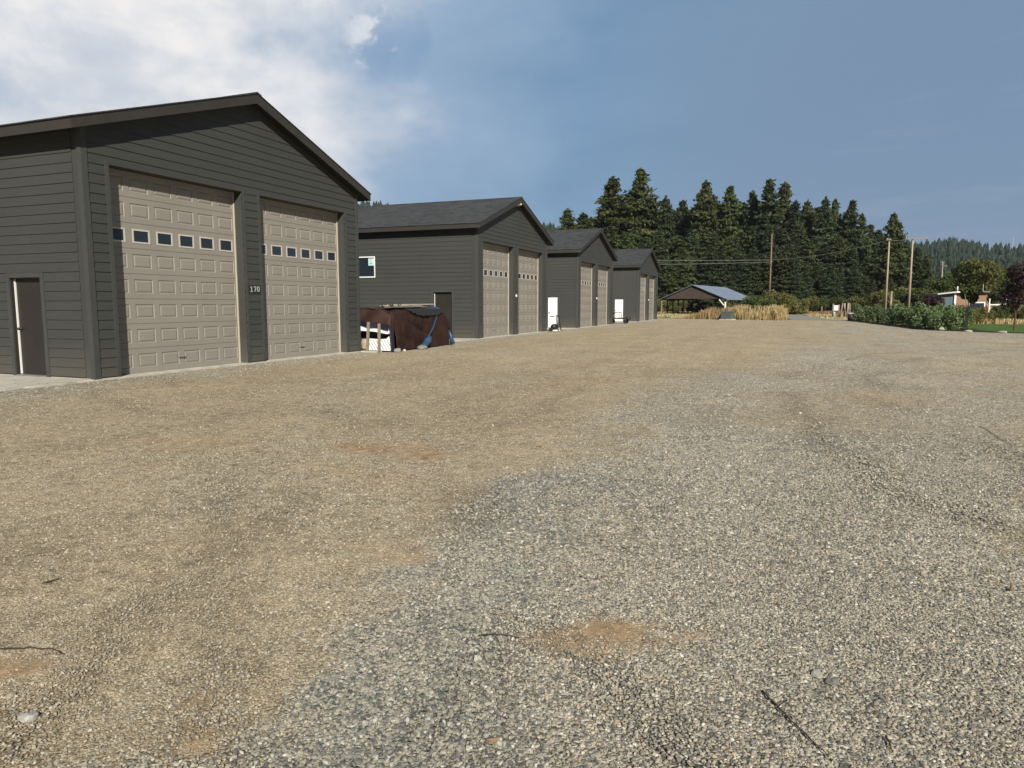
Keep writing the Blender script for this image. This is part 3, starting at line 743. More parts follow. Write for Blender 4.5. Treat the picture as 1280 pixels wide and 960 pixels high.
def stone_mesh(seed, sub=0):
    rr = random.Random(seed)
    import bmesh
    bm = bmesh.new(); bmesh.ops.create_icosphere(bm, subdivisions=1, radius=1)
    ax = Vector((rr.uniform(.8, 1.15), rr.uniform(.6, .9), rr.uniform(.4, .65)))
    for v in bm.verts:
        v.co *= rr.uniform(.78, 1.15); v.co = Vector((v.co.x*ax.x, v.co.y*ax.y, v.co.z*ax.z))
    me = bpy.data.meshes.new('stone'); bm.to_mesh(me); bm.free(); me.materials.append(M['stone']); return me

rs = np.random.default_rng(5)
def wedge(n_, r0, r1, half):
    """points spread evenly by area over a fan in front of the camera position"""
    r = np.sqrt(rs.random(n_)*(r1*r1-r0*r0)+r0*r0); a = YAW+(rs.random(n_)*2-1)*half
    return CAM[0]+np.sin(a)*r, CAM[1]+np.cos(a)*r
HALF = radians(52)
P_x, P_y, P_s = [], [], []
for (r0, r1, dens, smin, smax) in ((1.2, 4.2, 7200, .0042, .0105), (4.2, 8.0, 2600, .0055, .0125), (8.0, 14.0, 620, .0075, .0150), (14.0, 22.0, 150, .010, .019)):
    nn = int(dens*HALF*(r1*r1-r0*r0))
    x, y = wedge(nn, r0, r1, HALF)
    lo_, ba_ = g_masks(x, y)
    keep = rs.random(nn) < (np.clip(.66+.34*lo_, 0, 1)*(1-.88*ba_))
    x, y, lo_ = x[keep], y[keep], lo_[keep]
    s = smin+(smax-smin)*rs.random(len(x))**2.2
    s = s*(.84+.26*lo_+.30*G_DRIFT[0][keep])
    P_x.append(x); P_y.append(y); P_s.append(s)
# a few bigger stones
x, y = wedge(420, 1.6, 13, HALF); P_x.append(x); P_y.append(y); P_s.append(.014+.014*rs.random(len(x))**2)
px_, py_, ps_ = map(np.concatenate, (P_x, P_y, P_s))
onpad = (px_ < .0) & (px_ > -9) & (py_ > -2.1) & (py_ < -.06) & (rs.random(len(px_)) < .10*np.exp((-2.1-py_)*1.2)+.05*np.exp(px_*1.5))
inside = (px_ > .12) | (py_ < -2.2) | (py_ > 9.9) | onpad
padmask = onpad[inside]
px_, py_, ps_ = px_[inside], py_[inside], ps_[inside]
pz_ = g_height(px_, py_)+ps_*.12+padmask*.03
lo2_, _ba = g_masks(px_, py_); dr2_ = G_DRIFT[0]
me = bpy.data.meshes.new('gravel_stones')
me.vertices.add(len(px_)); me.vertices.foreach_set('co', np.stack([px_, py_, pz_], 1).astype(np.float32).ravel())
a_ = me.attributes.new('drift', 'FLOAT', 'POINT'); a_.data.foreach_set('value', dr2_.astype(np.float32))
a_ = me.attributes.new('dust', 'FLOAT', 'POINT'); a_.data.foreach_set('value', np.clip(1-lo2_*1.25, 0, 1).astype(np.float32))
a_ = me.attributes.new('size', 'FLOAT', 'POINT'); a_.data.foreach_set('value', ps_.astype(np.float32))
rot = np.stack([rs.normal(0, .35, len(px_)), rs.normal(0, .35, len(px_)), rs.random(len(px_))*6.283], 1).astype(np.float32)
a_ = me.attributes.new('rot', 'FLOAT_VECTOR', 'POINT'); a_.data.foreach_set('vector', rot.ravel())
stones = bpy.data.objects.new('gravel_stones', me); C.objects.link(stones)
tag(stones, 'loose grey and tan gravel stones scattered over the yard', 'gravel', kind='stuff')
kinds_col = bpy.data.collections.new('stone_kinds')
for k in range(7):
    so_ = bpy.data.objects.new('stone', stone_mesh(100+k)); kinds_col.objects.link(so_)
ng = bpy.data.node_groups.new('scatter_stones', 'GeometryNodeTree')
ng.interface.new_socket('Geometry', in_out='INPUT', socket_type='NodeSocketGeometry'); ng.interface.new_socket('Geometry', in_out='OUTPUT', socket_type='NodeSocketGeometry')
gn = ng.nodes.new; gl = ng.links.new
gi = gn('NodeGroupInput'); go = gn('NodeGroupOutput')
ip = gn('GeometryNodeInstanceOnPoints'); ci = gn('GeometryNodeCollectionInfo'); ci.inputs['Collection'].default_value = kinds_col
ci.inputs['Separate Children'].default_value = True; ci.inputs['Reset Children'].default_value = True
m2p = gn('GeometryNodeMeshToPoints'); gl(gi.outputs[0], m2p.inputs[0])
gl(m2p.outputs[0], ip.inputs['Points']); gl(ci.outputs[0], ip.inputs['Instance']); ip.inputs['Pick Instance'].default_value = True
na = gn('GeometryNodeInputNamedAttribute'); na.data_type = 'FLOAT'; na.inputs['Name'].default_value = 'size'
nr_ = gn('GeometryNodeInputNamedAttribute'); nr_.data_type = 'FLOAT_VECTOR'; nr_.inputs['Name'].default_value = 'rot'
gl(na.outputs['Attribute'], ip.inputs['Scale'])
e2r = gn('FunctionNodeEulerToRotation'); gl(nr_.outputs['Attribute'], e2r.inputs[0]); gl(e2r.outputs[0], ip.inputs['Rotation'])
gl(ip.outputs[0], go.inputs[0])
md = stones.modifiers.new('scatter', 'NODES'); md.node_group = ng

# ------------------------------------------------------------------ sticks, leaves, single stones
M['twig'] = mat('twig_bark', (.055, .035, .025), .9, .3, 30, .3, 90)
M['leaf_dry'] = mat('dry_leaf', (.24, .14, .07), .8, .25, 20, .2, 60)
M['needle'] = mat('dry_grass_stem', (.42, .33, .19), .8, .2, 20)
def gz_(x, y): return float(g_height(np.array([x]), np.array([y]))[0])
def on_ground(px, py):
    v = ray(px, py); t_ = -CAM[2]/v[2]; p = CAM+v*t_; return float(p[0]), float(p[1])
def twig(pts, r, label, cat='twig', mtl='twig', seed=1, branch=False):
    rr = random.Random(seed); q = []
    P_ = [on_ground(*p) for p in pts]
    for k in range(len(P_)-1):
        for j in range(5):
            f = j/5; x = P_[k][0]*(1-f)+P_[k+1][0]*f+rr.uniform(-1, 1)*.004; y = P_[k][1]*(1-f)+P_[k+1][1]*f+rr.uniform(-1, 1)*.004
            q.append((x, y, gz_(x, y)+.009+rr.uniform(0, .005)))
    x, y = P_[-1]; q.append((x, y, gz_(x, y)+.008))
    mb = MB(); nq = len(q); mb.tube(q, [r*(1-.6*k/nq)*rr.uniform(.85, 1.15) for k in range(nq)], 6)
    if branch:
        k = nq//3; bx, by, bz = q[k]; mb.tube([(bx, by, bz), (bx+.03, by+.035, bz+.012), (bx+.05, by+.075, bz+.008)], [r*.5, r*.35, r*.2], 5)
    return tag(mb.build('twig', M[mtl], smooth=True), label, cat)
twig([(953, 868), (975, 893), (1000, 918), (1036, 950)], .0038, 'long thin dark twig lying at the bottom right of the gravel', branch=True, seed=3)
twig([(1108, 925), (1116, 944)], .004, 'short dark twig at the bottom right corner', seed=4)
twig([(0, 813), (30, 812), (62, 812), (80, 818)], .0042, 'thin dark twig at the left edge of the foreground', seed=5)
twig([(598, 799), (618, 797), (650, 800)], .0035, 'small dark twig lying crosswise in the middle foreground', seed=6)
twig([(54, 731), (74, 724)], .004, 'short twig on the left gravel beyond the edge twig', seed=7)
twig([(1225, 533), (1262, 556)], .0035, 'long thin dark branch far out on the right gravel', seed=8)
twig([(1073, 578), (1108, 588)], .004, 'dark twig lying beside the right reddish dirt patch', seed=9)
def leaf(px, py, s, rz, label, seed):
    rr = random.Random(seed); x, y = on_ground(px, py); mb = MB(); z = gz_(x, y)+.012
    pr = [(-1, 0), (-.5, .28), (.1, .34), (.6, .2), (1, 0), (.6, -.2), (.1, -.34), (-.5, -.28)]
    top = [(a*s, b_*s, .35*s*abs(a)**1.5+rr.uniform(0, .1)*s) for a, b_ in pr]
    c_, s_ = cos(rz), sin(rz)
    w = [(x+a*c_-b_*s_, y+a*s_+b_*c_, z+h) for a, b_, h in top]
    mb.hexa([(a, b_, h) for a, b_, h in w], [(a, b_, h+.0012) for a, b_, h in w])
    return tag(mb.build('dry_leaf', M['leaf_dry']), label, 'leaf')
leaf(617, 934, .028, .6, 'curled orange brown leaf at the bottom centre of the gravel', 1)
leaf(676, 560, .05, .2, 'small dark brown leaf beyond the orange patches, mid gravel', 2)
leaf(1264, 738, .035, 1.2, 'small pale brown leaf near the right edge of the gravel', 3)
def big_stone(px, py, s, col, label, seed, cat='stone', sq=(1, .8, .5)):
    import bmesh
    rr = random.Random(seed); x, y = on_ground(px, py)
    bm = bmesh.new(); bmesh.ops.create_icosphere(bm, subdivisions=2, radius=s)
    for v in bm.verts:
        q = v.co/s
        v.co *= 1+.22*sin(3.1*q.x+seed)*cos(2.7*q.y+seed*2)+.10*sin(7*q.z+5*q.x+seed)+rr.uniform(-.05, .05)
        v.co = Vector((v.co.x*sq[0], v.co.y*sq[1], v.co.z*sq[2]))
    me_ = bpy.data.meshes.new('stone'); bm.to_mesh(me_); bm.free()
    me_.materials.append(mat('stone_face', col, .9, .2, 14, .5, 60))
    o = bpy.data.objects.new('stone', me_); C.objects.link(o); o.location = (x, y, gz_(x, y)+s*sq[2]*.45); o.rotation_euler = (0, 0, rr.uniform(0, 6))
    return tag(o, label, cat)
big_stone(35, 895, .032, (.36, .35, .32), 'pale grey stone in the bottom left corner of the gravel', 1)
big_stone(1021, 845, .026, (.36, .34, .29), 'rounded tan stone in the right foreground, left of its darker neighbour', 2)
big_stone(1040, 855, .028, (.16, .155, .14), 'dark flat stone touching the tan one in the right foreground', 3)
#big_stone(885, 858, .024, (.55, .52, .45), 'pale stone above the upper end of the long twig', 5)

# ------------------------------------------------------------------ tarp covered load beside the second garage
def noise3(x, y, z, s): return float(fbm(np.array([x*1.0+z*.7]), np.array([y*1.0-z*.5]), s)[0]-.5)
M['tarp'] = mat('brown_tarp', (.026, .011, .009), .65, .28, 1.6, .7, 22, col2=(.042, .018, .012), spec=.25)
M['navy'] = mat('navy_cover', (.014, .013, .030), .5, .3, 3, .3, 20)
M['blue'] = mat('blue_tarp_strip', (.028, .075, .15), .45, .25, 4, .3, 20)
M['oldwood'] = mat('weathered_wood', (.22, .195, .16), .85, .25, 3, .4, 60, stretch=(12, 12, 1))
M['board'] = mat('pale_board', (.42, .38, .31), .8, .25, 2, .3, 40)
def tarp():
    root = empty('covered_load', (0, 0, 0), 'load under a brown tarp with a blue strap, between the first two garages', 'covered load')
    # outline across (x, z), from the yard side over the top to the far side
    prof = [(.98, .02), (.97, .35), (.95, .72), (.93, 1.06), (.86, 1.26), (.60, 1.35), (.1, 1.39), (-.5, 1.40), (-.95, 1.30), (-1.15, 1.0), (-1.22, .5), (-1.25, .05)]
    def P_(u, v):
        """u 0..1 along the load, v along the outline"""
        k = v*(len(prof)-1); i = min(int(k), len(prof)-2); f = k-i
        x = prof[i][0]*(1-f)+prof[i+1][0]*f; z = prof[i][1]*(1-f)+prof[i+1][1]*f
        y = 9.62+u*3.95
        # far end slopes down like a fly sheet
        if u > .86: q = (u-.86)/.14; z *= 1-.42*q*q; y += .20*q
        # near end slopes down
        if u < .14: q = (.14-u)/.14; z *= 1-.02*q
        # hanging folds on the side
        side = 1-min(1, v*3.2)
        if v < .5:
            ph_ = u*23+1.5*math.sin(u*7)+z*.9; amp = (.085*abs(math.sin(ph_*.5))**.7-.05+.02*math.sin(u*61+z*5))*(1-min(z/1.6, 1))**.5
            sag = .10*math.exp(-((u-.55-.10*(z-.8))/.12)**2)*math.sin(min(z/1.25, 1)*pi)
            swoop = .13*(abs(math.sin((u*3.4+z*2.6)*1.9))**.6-.6)*(1 if .15 < u < .62 else .3)*math.sin(min(z/1.3, 1)*pi)
            x += amp-sag+swoop
        z += noise3(u*6, v*7, 0, 3)*.07*(1 if z > .2 else 0)
        x += noise3(u*9, v*9, 2, 5)*.07+noise3(u*26, v*20, 2, 6)*.035
        if v > .38 and v < .7: z -= .05*math.sin(u*pi*5)**2
        return (x, y, max(z, .03))
    NU, NV = 110, 80
    V = []; F_ = []
    for a in range(NU+1):
        for b_ in range(NV+1):
            V.append(P_(a/NU, b_/NV))
    for a in range(NU):
        for b_ in range(NV):
            i = a*(NV+1)+b_; u = a/NU; z = V[i][2]; v = b_/NV
            # the tarp is pulled back near the first end, and torn away at the low far corner
            if u < .03 and z < .6 and v < .5: continue
            if u > .93 and z < .62: continue
            F_.append((i, i+1, i+NV+2, i+NV+1))
    t_ = mesh_np('tarp', V, F_, M['tarp'], root, smooth=True)
    sm = t_.modifiers.new('thick', 'SOLIDIFY'); sm.thickness = .012
    # closing flap over the near end, above the open part
    fl = []; ff = []
    NX, NZ = 26, 12
    for a in range(NX+1):
        x = -1.15+2.11*a/NX
        zt_ = float(np.interp(x, [-1.2, -.95, -.5, .1, .5, .72, .88, .96], [1.0, 1.30, 1.38, 1.38, 1.35, 1.30, 1.18, .80]))
        lowz = min(.98-.13*(x+.1)/1.0 if x > -.2 else .95, zt_-.02)
        for k in range(NZ+1):
            f = k/NZ; z = zt_*(1-f)+lowz*f
            fl.append((x, 9.64-.20*f*(1-max(0, (x-.6)/.36)*.6)+.03*math.sin(x*9+f*3), z+noise3(x*4, f*4, 1, 8)*.04))
    for a in range(NX):
        for k in range(NZ):
            i = a*(NZ+1)+k; ff.append((i, i+1, i+NZ+2, i+NZ+1))
    f_ = mesh_np('end_flap', fl, ff, M['tarp'], root, smooth=True); sm = f_.modifiers.new('thick', 'SOLIDIFY'); sm.thickness = .012
    # navy hem of the flap
    hem = MB()
    hp = [(x, 9.40+.03*math.sin(x*9+3), (.98-.13*(x+.1) if x > -.2 else .95)-.02) for x in np.linspace(-1.1, .94, 14)]
    for p, q in zip(hp[:-1], hp[1:]): hem.hexa([(p[0], p[1]-.02, p[2]-.13), (q[0], q[1]-.02, q[2]-.13), (q[0], q[1]+.02, q[2]-.13), (p[0], p[1]+.02, p[2]-.13)], [(p[0], p[1]-.03, p[2]+.02), (q[0], q[1]-.03, q[2]+.02), (q[0], q[1]+.02, q[2]+.02), (p[0], p[1]+.02, p[2]+.02)])
    hem.hexa([(.94, 9.50, .03), (.985, 9.52, .03), (.99, 9.66, .03), (.94, 9.62, .03)], [(.90, 9.46, .84), (.955, 9.48, .80), (.96, 9.66, .84), (.92, 9.60, .86)])
    hem.build('hem', M['navy'], root)
    # the load showing in the open end
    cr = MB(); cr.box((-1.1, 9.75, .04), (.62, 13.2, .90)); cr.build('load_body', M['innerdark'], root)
    w = MB(); nseg = 16
    lo_, hi_ = [], []
    pr = [(-.30, .72), (-.28, .84), (-.22, .90), (.15, .87), (.55, .80), (.86, .73), (.93, .66), (.92, .58), (.85, .57), (.4, .64), (-.1, .66), (-.25, .67)]
    w.hexa([(x, 9.70, z) for x, z in pr], [(x, 9.42, z) for x, z in pr]); w.build('white_shell', M['whitedoor'], root, bevel=.02)
    pn = MB()
    pq = [(.08, .05), (.93, .04), (.96, .38), (.88, .50), (.78, .42), (.5, .40), (.10, .42)]
    pn.hexa([(x, 9.62, z) for x, z in pq], [(x, 9.50, z) for x, z in pq])
    panel = pn.build('ribbed_panel', M['whitedoor'], root)
    rb = MB()
    for k in range(9):
        xa = .08+k*.105
        za, zb = .40, .06; xb = xa+.20
        xb2 = min(xb, .93); f = (xb2-xa)/max(xb-xa, 1e-6); zb2 = za+(zb-za)*f
        if xb2-xa > .04: rb.bar((xa, 9.492, za-.01), (xb2, 9.492, zb2), .016, .012, up=(0, 1, 0))
    rb.build('rib', mat('grey_rib', (.30, .30, .29), .6, .1, 3), panel)
    bn = MB(); bn.tube([(-.09, 9.62, .06), (-.09, 9.62, .12), (-.09, 9.62, .30), (-.09, 9.62, .40)], [.11, .13, .13, .10], 12); bn.build('wooden_keg', mat('tan_keg', (.35, .29, .2), .8, .2, 6), root, smooth=True)
    for (xa, xb) in ((.18, .25), (.62, .64)):
        p = MB(); p.bar((xa, 9.33, .02), (xb, 9.33, .97-.1*xa), .085, .05, up=(0, 1, 0)); p.build('wooden_post', M['oldwood'], root)
    # boards lying on the top
    for k, (ya, yb, xa, xb, z, w_, rzz) in enumerate(((10.1, 13.1, .35, .10, 1.47, .30, 0), (9.9, 12.5, .55, .45, 1.425, .22, 0), (11.0, 13.5, .0, .30, 1.50, .18, 0))):
        p = MB(); p.bar((xa, ya, z), (xb, yb, z+.01*k), w_, .028); p.build('loose_board', M['board'] if k != 1 else M['oldwood'], root)
    dbr = MB(); rr = random.Random(3)
    for k in range(9):
        x = .45+rr.uniform(-.2, .2); y = 9.75+k*.14
        dbr.bar((x, y, 1.44), (x+rr.uniform(-.2, .1), y+rr.uniform(-.1, .1), 1.47+rr.uniform(0, .06)), .03, .03)
    dbr.build('scrap_sticks', M['black'], root)
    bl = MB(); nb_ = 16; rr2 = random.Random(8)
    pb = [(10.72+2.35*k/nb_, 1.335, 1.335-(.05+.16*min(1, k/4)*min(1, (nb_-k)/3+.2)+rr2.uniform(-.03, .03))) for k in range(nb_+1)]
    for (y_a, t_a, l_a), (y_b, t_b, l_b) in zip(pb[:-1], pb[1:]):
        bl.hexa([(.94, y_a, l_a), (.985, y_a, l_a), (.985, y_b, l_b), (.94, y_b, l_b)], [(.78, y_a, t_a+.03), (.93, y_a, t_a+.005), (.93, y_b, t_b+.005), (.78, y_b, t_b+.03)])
    bl.build('recess_shade', M['innerdark'], root)  # added dark strip standing in for the shaded gap under the boards
    # blue strap
    st_ = MB()
    a = Vector((.70, 13.05, 1.43)); b_ = Vector((1.10, 11.65, .34))
    a = Vector((.80, 13.0, 1.36)); pts = [a, Vector((.98, 12.55, 1.03)), Vector((1.08, 12.1, .69)), b_]
    for p, q in zip(pts[:-1], pts[1:]): st_.bar(p, q, .05, .02, up=(1, 0, 0))
    st_.bar((.30, 13.3, 1.46), a, .16, .03, up=(0, 0, 1))
    st_.build('strap', M['blue'], root)
    # blue bundle at the strap foot
    bd = MB(); bd.tube([(1.07, 11.95, .38), (1.12, 11.62, .26), (1.13, 11.35, .12), (1.12, 10.9, .05)], [.05, .13, .09, .03], 9); bd.build('blue_bundle', M['blue'], root, smooth=True)
    b2 = MB(); b2.tube([(.98, 13.55, .52), (1.02, 13.62, .30), (1.03, 13.68, .06)], [.03, .07, .10], 9); b2.build('blue_flap', M['blue'], root, smooth=True)
tarp()
def lump(name, x, y, s, col, label, cat, seed, sq=(1, .7, .6), z=None):
    import bmesh
    rr = random.Random(seed); bm = bmesh.new(); bmesh.ops.create_icosphere(bm, subdivisions=3, radius=s)
    for v in bm.verts:
        q = v.co/s; v.co *= 1+.18*sin(2.8*q.x+seed)*cos(2.3*q.y+seed*2)+.07*sin(6*q.z+5*q.x+seed)+rr.uniform(-.02, .02)
        v.co = Vector((v.co.x*sq[0], v.co.y*sq[1], v.co.z*sq[2]))
    me_ = bpy.data.meshes.new(name); bm.to_mesh(me_); bm.free(); me_.materials.append(mat(name+'_face', col, .85, .2, 7, .5, 40))
    for p in me_.polygons: p.use_smooth = True
    o = bpy.data.objects.new(name, me_); C.objects.link(o); o.location = (x, y, (s*sq[2]*.6 if z is None else z)); o.rotation_euler = (0, 0, rr.uniform(0, 6))
    return tag(o, label, cat)
lump('rock', 1.22, 11.05, .17, (.22, .205, .18), 'pale flat rock holding the tarp below the blue bundle', 'rock', 2, (1.0, .9, .55))
lump('rock', 1.15, 10.0, .075, (.45, .43, .40), 'small white rock at the near corner of the tarp', 'rock', 5)
lump('rock', 1.12, 9.62, .13, (.24, .24, .23), 'grey rock at the foot of the ribbed white panel', 'rock', 7)

# ------------------------------------------------------------------ carts by the white doors
def cart_tall():
    root = empty('utility_cart', (.12, 28.15, 0), 'black framed upright cart with a white box at the corner of the second garage', 'cart')
    fr = MB()
    fr.tube([(.42, .30, .02), (.36, .25, .45), (.30, .2, .88), (-.10, .2, .84)], .035, 8)
    fr.tube([(.42, -.25, .02), (.36, -.2, .45), (.30, -.15, .88), (-.10, -.15, .84)], .03, 8)
    fr.tube([(.30, .2, .88), (.30, -.15, .88)], .03, 8)
    fr.build('frame', M['black'], root, smooth=True)
    bx = MB(); bx.hexa([(.0, -.2, .42), (.28, -.2, .42), (.28, .2, .42), (.0, .2, .42)], [(-.08, -.2, .76), (.28, -.2, .78), (.28, .2, .78), (-.08, .2, .76)]); bx.build('box', M['white'], root, bevel=.02)
    tk = MB(); tk.tube([(.12, -.25, .26), (.12, .25, .26)], .15, 12); tk.build('tank', M['black'], root, smooth=True)
    bs = MB(); bs.box((-.12, -.28, .02), (.40, .28, .09)); bs.build('base', M['white'], root, bevel=.01)
    for y in (-.3, .3):
        w = MB(); w.tube([(.02, y-.03, .12), (.02, y+.03, .12)], .12, 12); w.build('wheel', M['black'], root)
cart_tall()
def cart_low():
    root = empty('utility_cart', (-.45, 46.2, 0), 'low black cart with a tall handle before the farthest white side door', 'cart')
    fr = MB(); fr.tube([(-.35, -.3, .78), (-.1, -.3, .86), (.30, -.3, .90), (.34, -.3, .35)], .025, 8); fr.tube([(-.35, .25, .78), (-.1, .25, .86), (.30, .25, .90), (.34, .25, .35)], .025, 8); fr.tube([(.30, -.3, .9), (.30, .25, .9)], .025, 8)
    fr.build('handle', M['black'], root, smooth=True)
    bd = MB(); bd.box((-.45, -.35, .36), (.95, .30, .46)); bd.build('bed', M['black'], root, bevel=.01)
    en = MB(); en.tube([(.95, -.25, .42), (.95, .25, .42)], .15, 12); en.build('drum', M['black'], root, smooth=True)
    for x in (-.35, .75):
        for y in (-.3, .25):
            w = MB(); w.tube([(x, y-.04, .16), (x, y+.04, .16)], .16, 12); w.build('wheel', M['black'], root)
            s = MB(); s.bar((x, y, .16), (x, y, .38), .05, .05); s.build('leg', M['steel'], root)
cart_low()

# ------------------------------------------------------------------ foliage generators
def foliage_mat(name, c1, c2, c3, trans=.18, scale=.6, rnd=.18):
    m, t, b = newmat(name); n = t.nodes.new; l = t.links.new
    tc = n('ShaderNodeTexCoord'); oi = n('ShaderNodeObjectInfo'); geo = n('ShaderNodeNewGeometry')
    nz = n('ShaderNodeTexNoise'); nz.inputs['Scale'].default_value = scale; nz.inputs['Detail'].default_value = 5; l(tc.outputs['Object'], nz.inputs['Vector'])
    ad = n('ShaderNodeMath'); ad.operation = 'MULTIPLY_ADD'; l(geo.outputs['Random Per Island'], ad.inputs[0]); ad.inputs[1].default_value = .30; l(nz.outputs['Fac'], ad.inputs[2])
    rp = n('ShaderNodeValToRGB'); e = rp.color_ramp.elements; e.new(.5)
    for k, (p, c) in enumerate(((.42, c1), (.62, c2), (.92, c3))): e[k].position = p; e[k].color = (*c, 1)
    l(ad.outputs[0], rp.inputs[0])
    mr = n('ShaderNodeMapRange'); mr.inputs[3].default_value = 1-rnd; mr.inputs[4].default_value = 1+rnd; l(oi.outputs['Random'], mr.inputs[0])
    hs = n('ShaderNodeHueSaturation'); l(mr.outputs[0], hs.inputs['Value']); l(rp.outputs[0], hs.inputs['Color'])
    mh = n('ShaderNodeMapRange'); mh.inputs[3].default_value = .485; mh.inputs[4].default_value = .515; l(oi.outputs['Random'], mh.inputs[0]); l(mh.outputs[0], hs.inputs['Hue'])
    l(hs.outputs[0], b.inputs['Base Color']); b.inputs['Roughness'].default_value = .7; b.inputs['Specular IOR Level'].default_value = .2
    tr = n('ShaderNodeBsdfTranslucent'); l(hs.outputs[0], tr.inputs[0]); mx = n('ShaderNodeMixShader'); mx.inputs[0].default_value = trans
    l(b.outputs[0], mx.inputs[1]); l(tr.outputs[0], mx.inputs[2]); l(mx.outputs[0], t.nodes['Material Output'].inputs[0])
    return m
M['pine'] = foliage_mat('pine_needles', (.032, .044, .019), (.058, .074, .026), (.105, .118, .038), scale=.35)
M['fir'] = foliage_mat('fir_needles', (.025, .040, .020), (.044, .062, .028), (.072, .088, .038), scale=.35)
M['hillfir'] = foliage_mat('hill_needles', (.014, .028, .018), (.022, .040, .024), (.036, .058, .032), scale=.02)
M['bush_leaf'] = foliage_mat('bush_leaves', (.072, .115, .048), (.125, .175, .075), (.22, .27, .125), .25, 1.5)
M['gold_leaf'] = foliage_mat('golden_leaves', (.085, .100, .028), (.155, .160, .050), (.25, .22, .09), .25, .6)
M['olive_leaf'] = foliage_mat('olive_leaves', (.055, .072, .022), (.105, .120, .036), (.19, .185, .07), .25, .5)
M['green_leaf'] = foliage_mat('green_leaves', (.040, .065, .018), (.075, .10, .03), (.13, .15, .05), .25, .5)
M['purple_leaf'] = foliage_mat('purple_leaves', (.020, .012, .016), (.038, .020, .026), (.07, .04, .042), .15, 1.2)
M['bark'] = mat('pine_bark', (.12, .075, .05), .95, .3, 2, .5, 20, spec=.1)
M['palebark'] = mat('pale_bark', (.40, .36, .29), .9, .2, 4, .3, 20)

def leaf_quads(cent, nrm_dir, size, rng, elong=1.5):
    """one bent-free quad per centre, random orientation leaning to nrm_dir; returns V,F"""
    n_ = len(cent)
    a = rng.normal(size=(n_, 3))+nrm_dir*1.1; a /= np.linalg.norm(a, axis=1, keepdims=True)
    r = rng.normal(size=(n_, 3)); u = np.cross(a, r); u /= np.linalg.norm(u, axis=1, keepdims=True)+1e-9
    v = np.cross(a, u); s = size*(.6+.8*rng.random((n_, 1)))
    u = u*s*elong*.5; v = v*s*.5
    V = np.stack([cent-u-v*.35, cent-u*.1-v, cent+u+v*.25, cent+u*.05+v], 1).reshape(-1, 3)
    return V, np.arange(n_*4).reshape(-1, 4)

def conifer(seed, h, style):
    """meshes for one kind of conifer: (trunk, crown)"""
    rng = np.random.default_rng(seed); rr = random.Random(seed)
    mb = MB(); r0 = h*.014
    mb.tube([(0, 0, 0), (.05*rr.uniform(-1, 1), 0, h*.3), (.1*rr.uniform(-1, 1), .05, h*.65), (0, 0, h*.97)], [r0, r0*.8, r0*.45, .03], 7)
    cents, dirs, sizes = [], [], []
    base = {'pine': .10, 'fir': .05, 'tallpine': .18, 'slim': .06}[style]
    z = h*base
    Rm = {'pine': .235, 'fir': .215, 'tallpine': .22, 'slim': .16}[style]*h
    step = h/46
    while z < h*.985:
        f = (z-h*base)/(h*(1-base))           # 0 bottom .. 1 top
        if style in ('fir', 'slim'): prof = (1-f)**.88*(.75+.25*min(1, f*6))
        else: prof = (math.sin(min(1, f*1.6+.35)*pi*.5)**.8)*(1-f)**.78*1.12*(.88+.22*math.sin(f*15+seed))
        nb = rr.randint(5, 8)
        for k in range(nb):
            an = rr.uniform(0, 2*pi); ln = max(.22, Rm*prof*rr.uniform(.55, 1.25))
            rise = rr.uniform(-.10, .22) if style in ('pine', 'tallpine') else rr.uniform(-.32, -.02)
            z_ = z+rr.uniform(-.5, .5)*step
            d = np.array([cos(an), sin(an), rise])
            if ln > 1.2 and rr.random() < .5:
                p1 = d*ln*.8+np.array([0, 0, z_]); mb.tube([(0, 0, z_), tuple(p1)], [.05, .02], 4, cap=False)
            nc = max(2, int(ln/.62))
            for c in range(nc):
                t_ = (c+.9)/nc
                if t_ < .22 and ln > 2: continue
                tip = np.array([0, 0, z_])+d*ln*t_
                spread = .28+.32*(1-abs(t_-.7))*min(ln*.35, 1.2)
                q = rr.randint(11, 17)
                cc = tip+rng.normal(size=(q, 3))*np.array([spread, spread, spread*.42])
                cents.append(cc); dirs.append(np.tile(np.array([d[0]*.5, d[1]*.5, .9]), (q, 1))); sizes.append(np.full((q, 1), .47 if style != 'slim' else .42))
        z += step*rr.uniform(.7, 1.25)
    # leader
    q = 16; tt = rng.random((q, 1)); cc = np.concatenate([rng.normal(size=(q, 2))*.22*(1-tt*.7), h*.95+tt*h*.055], 1)
    cents.append(cc); dirs.append(np.tile([0, 0, .6], (q, 1))); sizes.append(np.full((q, 1), .5))
    cents = np.concatenate(cents); dirs = np.concatenate(dirs); sizes = np.concatenate(sizes)
    V, F_ = leaf_quads(cents, dirs, sizes, rng, 1.7)
    t_ = mb.build('trunk', M['bark']); c_ = mesh_np('crown', V, F_, M['fir' if style in ('fir', 'slim') else 'pine'])
    tm, cm = t_.data, c_.data
    bpy.data.objects.remove(t_); bpy.data.objects.remove(c_)
    return tm, cm
def link(name, data, parent=None):
    o = bpy.data.objects.new(name, data); C.objects.link(o)
    if parent: o.parent = parent
    return o
CON = {}
for st_ in ('pine', 'fir', 'tallpine', 'slim'):
    CON[st_] = [conifer(40+17*k+len(st_), 30.0, st_) for k in range(3 if st_ != 'slim' else 2)]
def put_conifer(px, pytop, d, style, k, label, group, wid=1.0, name='pine_tree'):
    x, y = gxy(px, d); top = float(at(px, pytop, d)[2]); s = top/30.0
    tm, cm = CON[style][k % len(CON[style])]
    root = empty(name, (x, y, 0), label, 'tree', group, rz=R.uniform(0, 6.28))
    root.scale = (s*wid, s*wid, s)
    link('trunk', tm, root); link('crown', cm, root)
    return root
GF = 'conifers of the forest behind the shed and the poles'
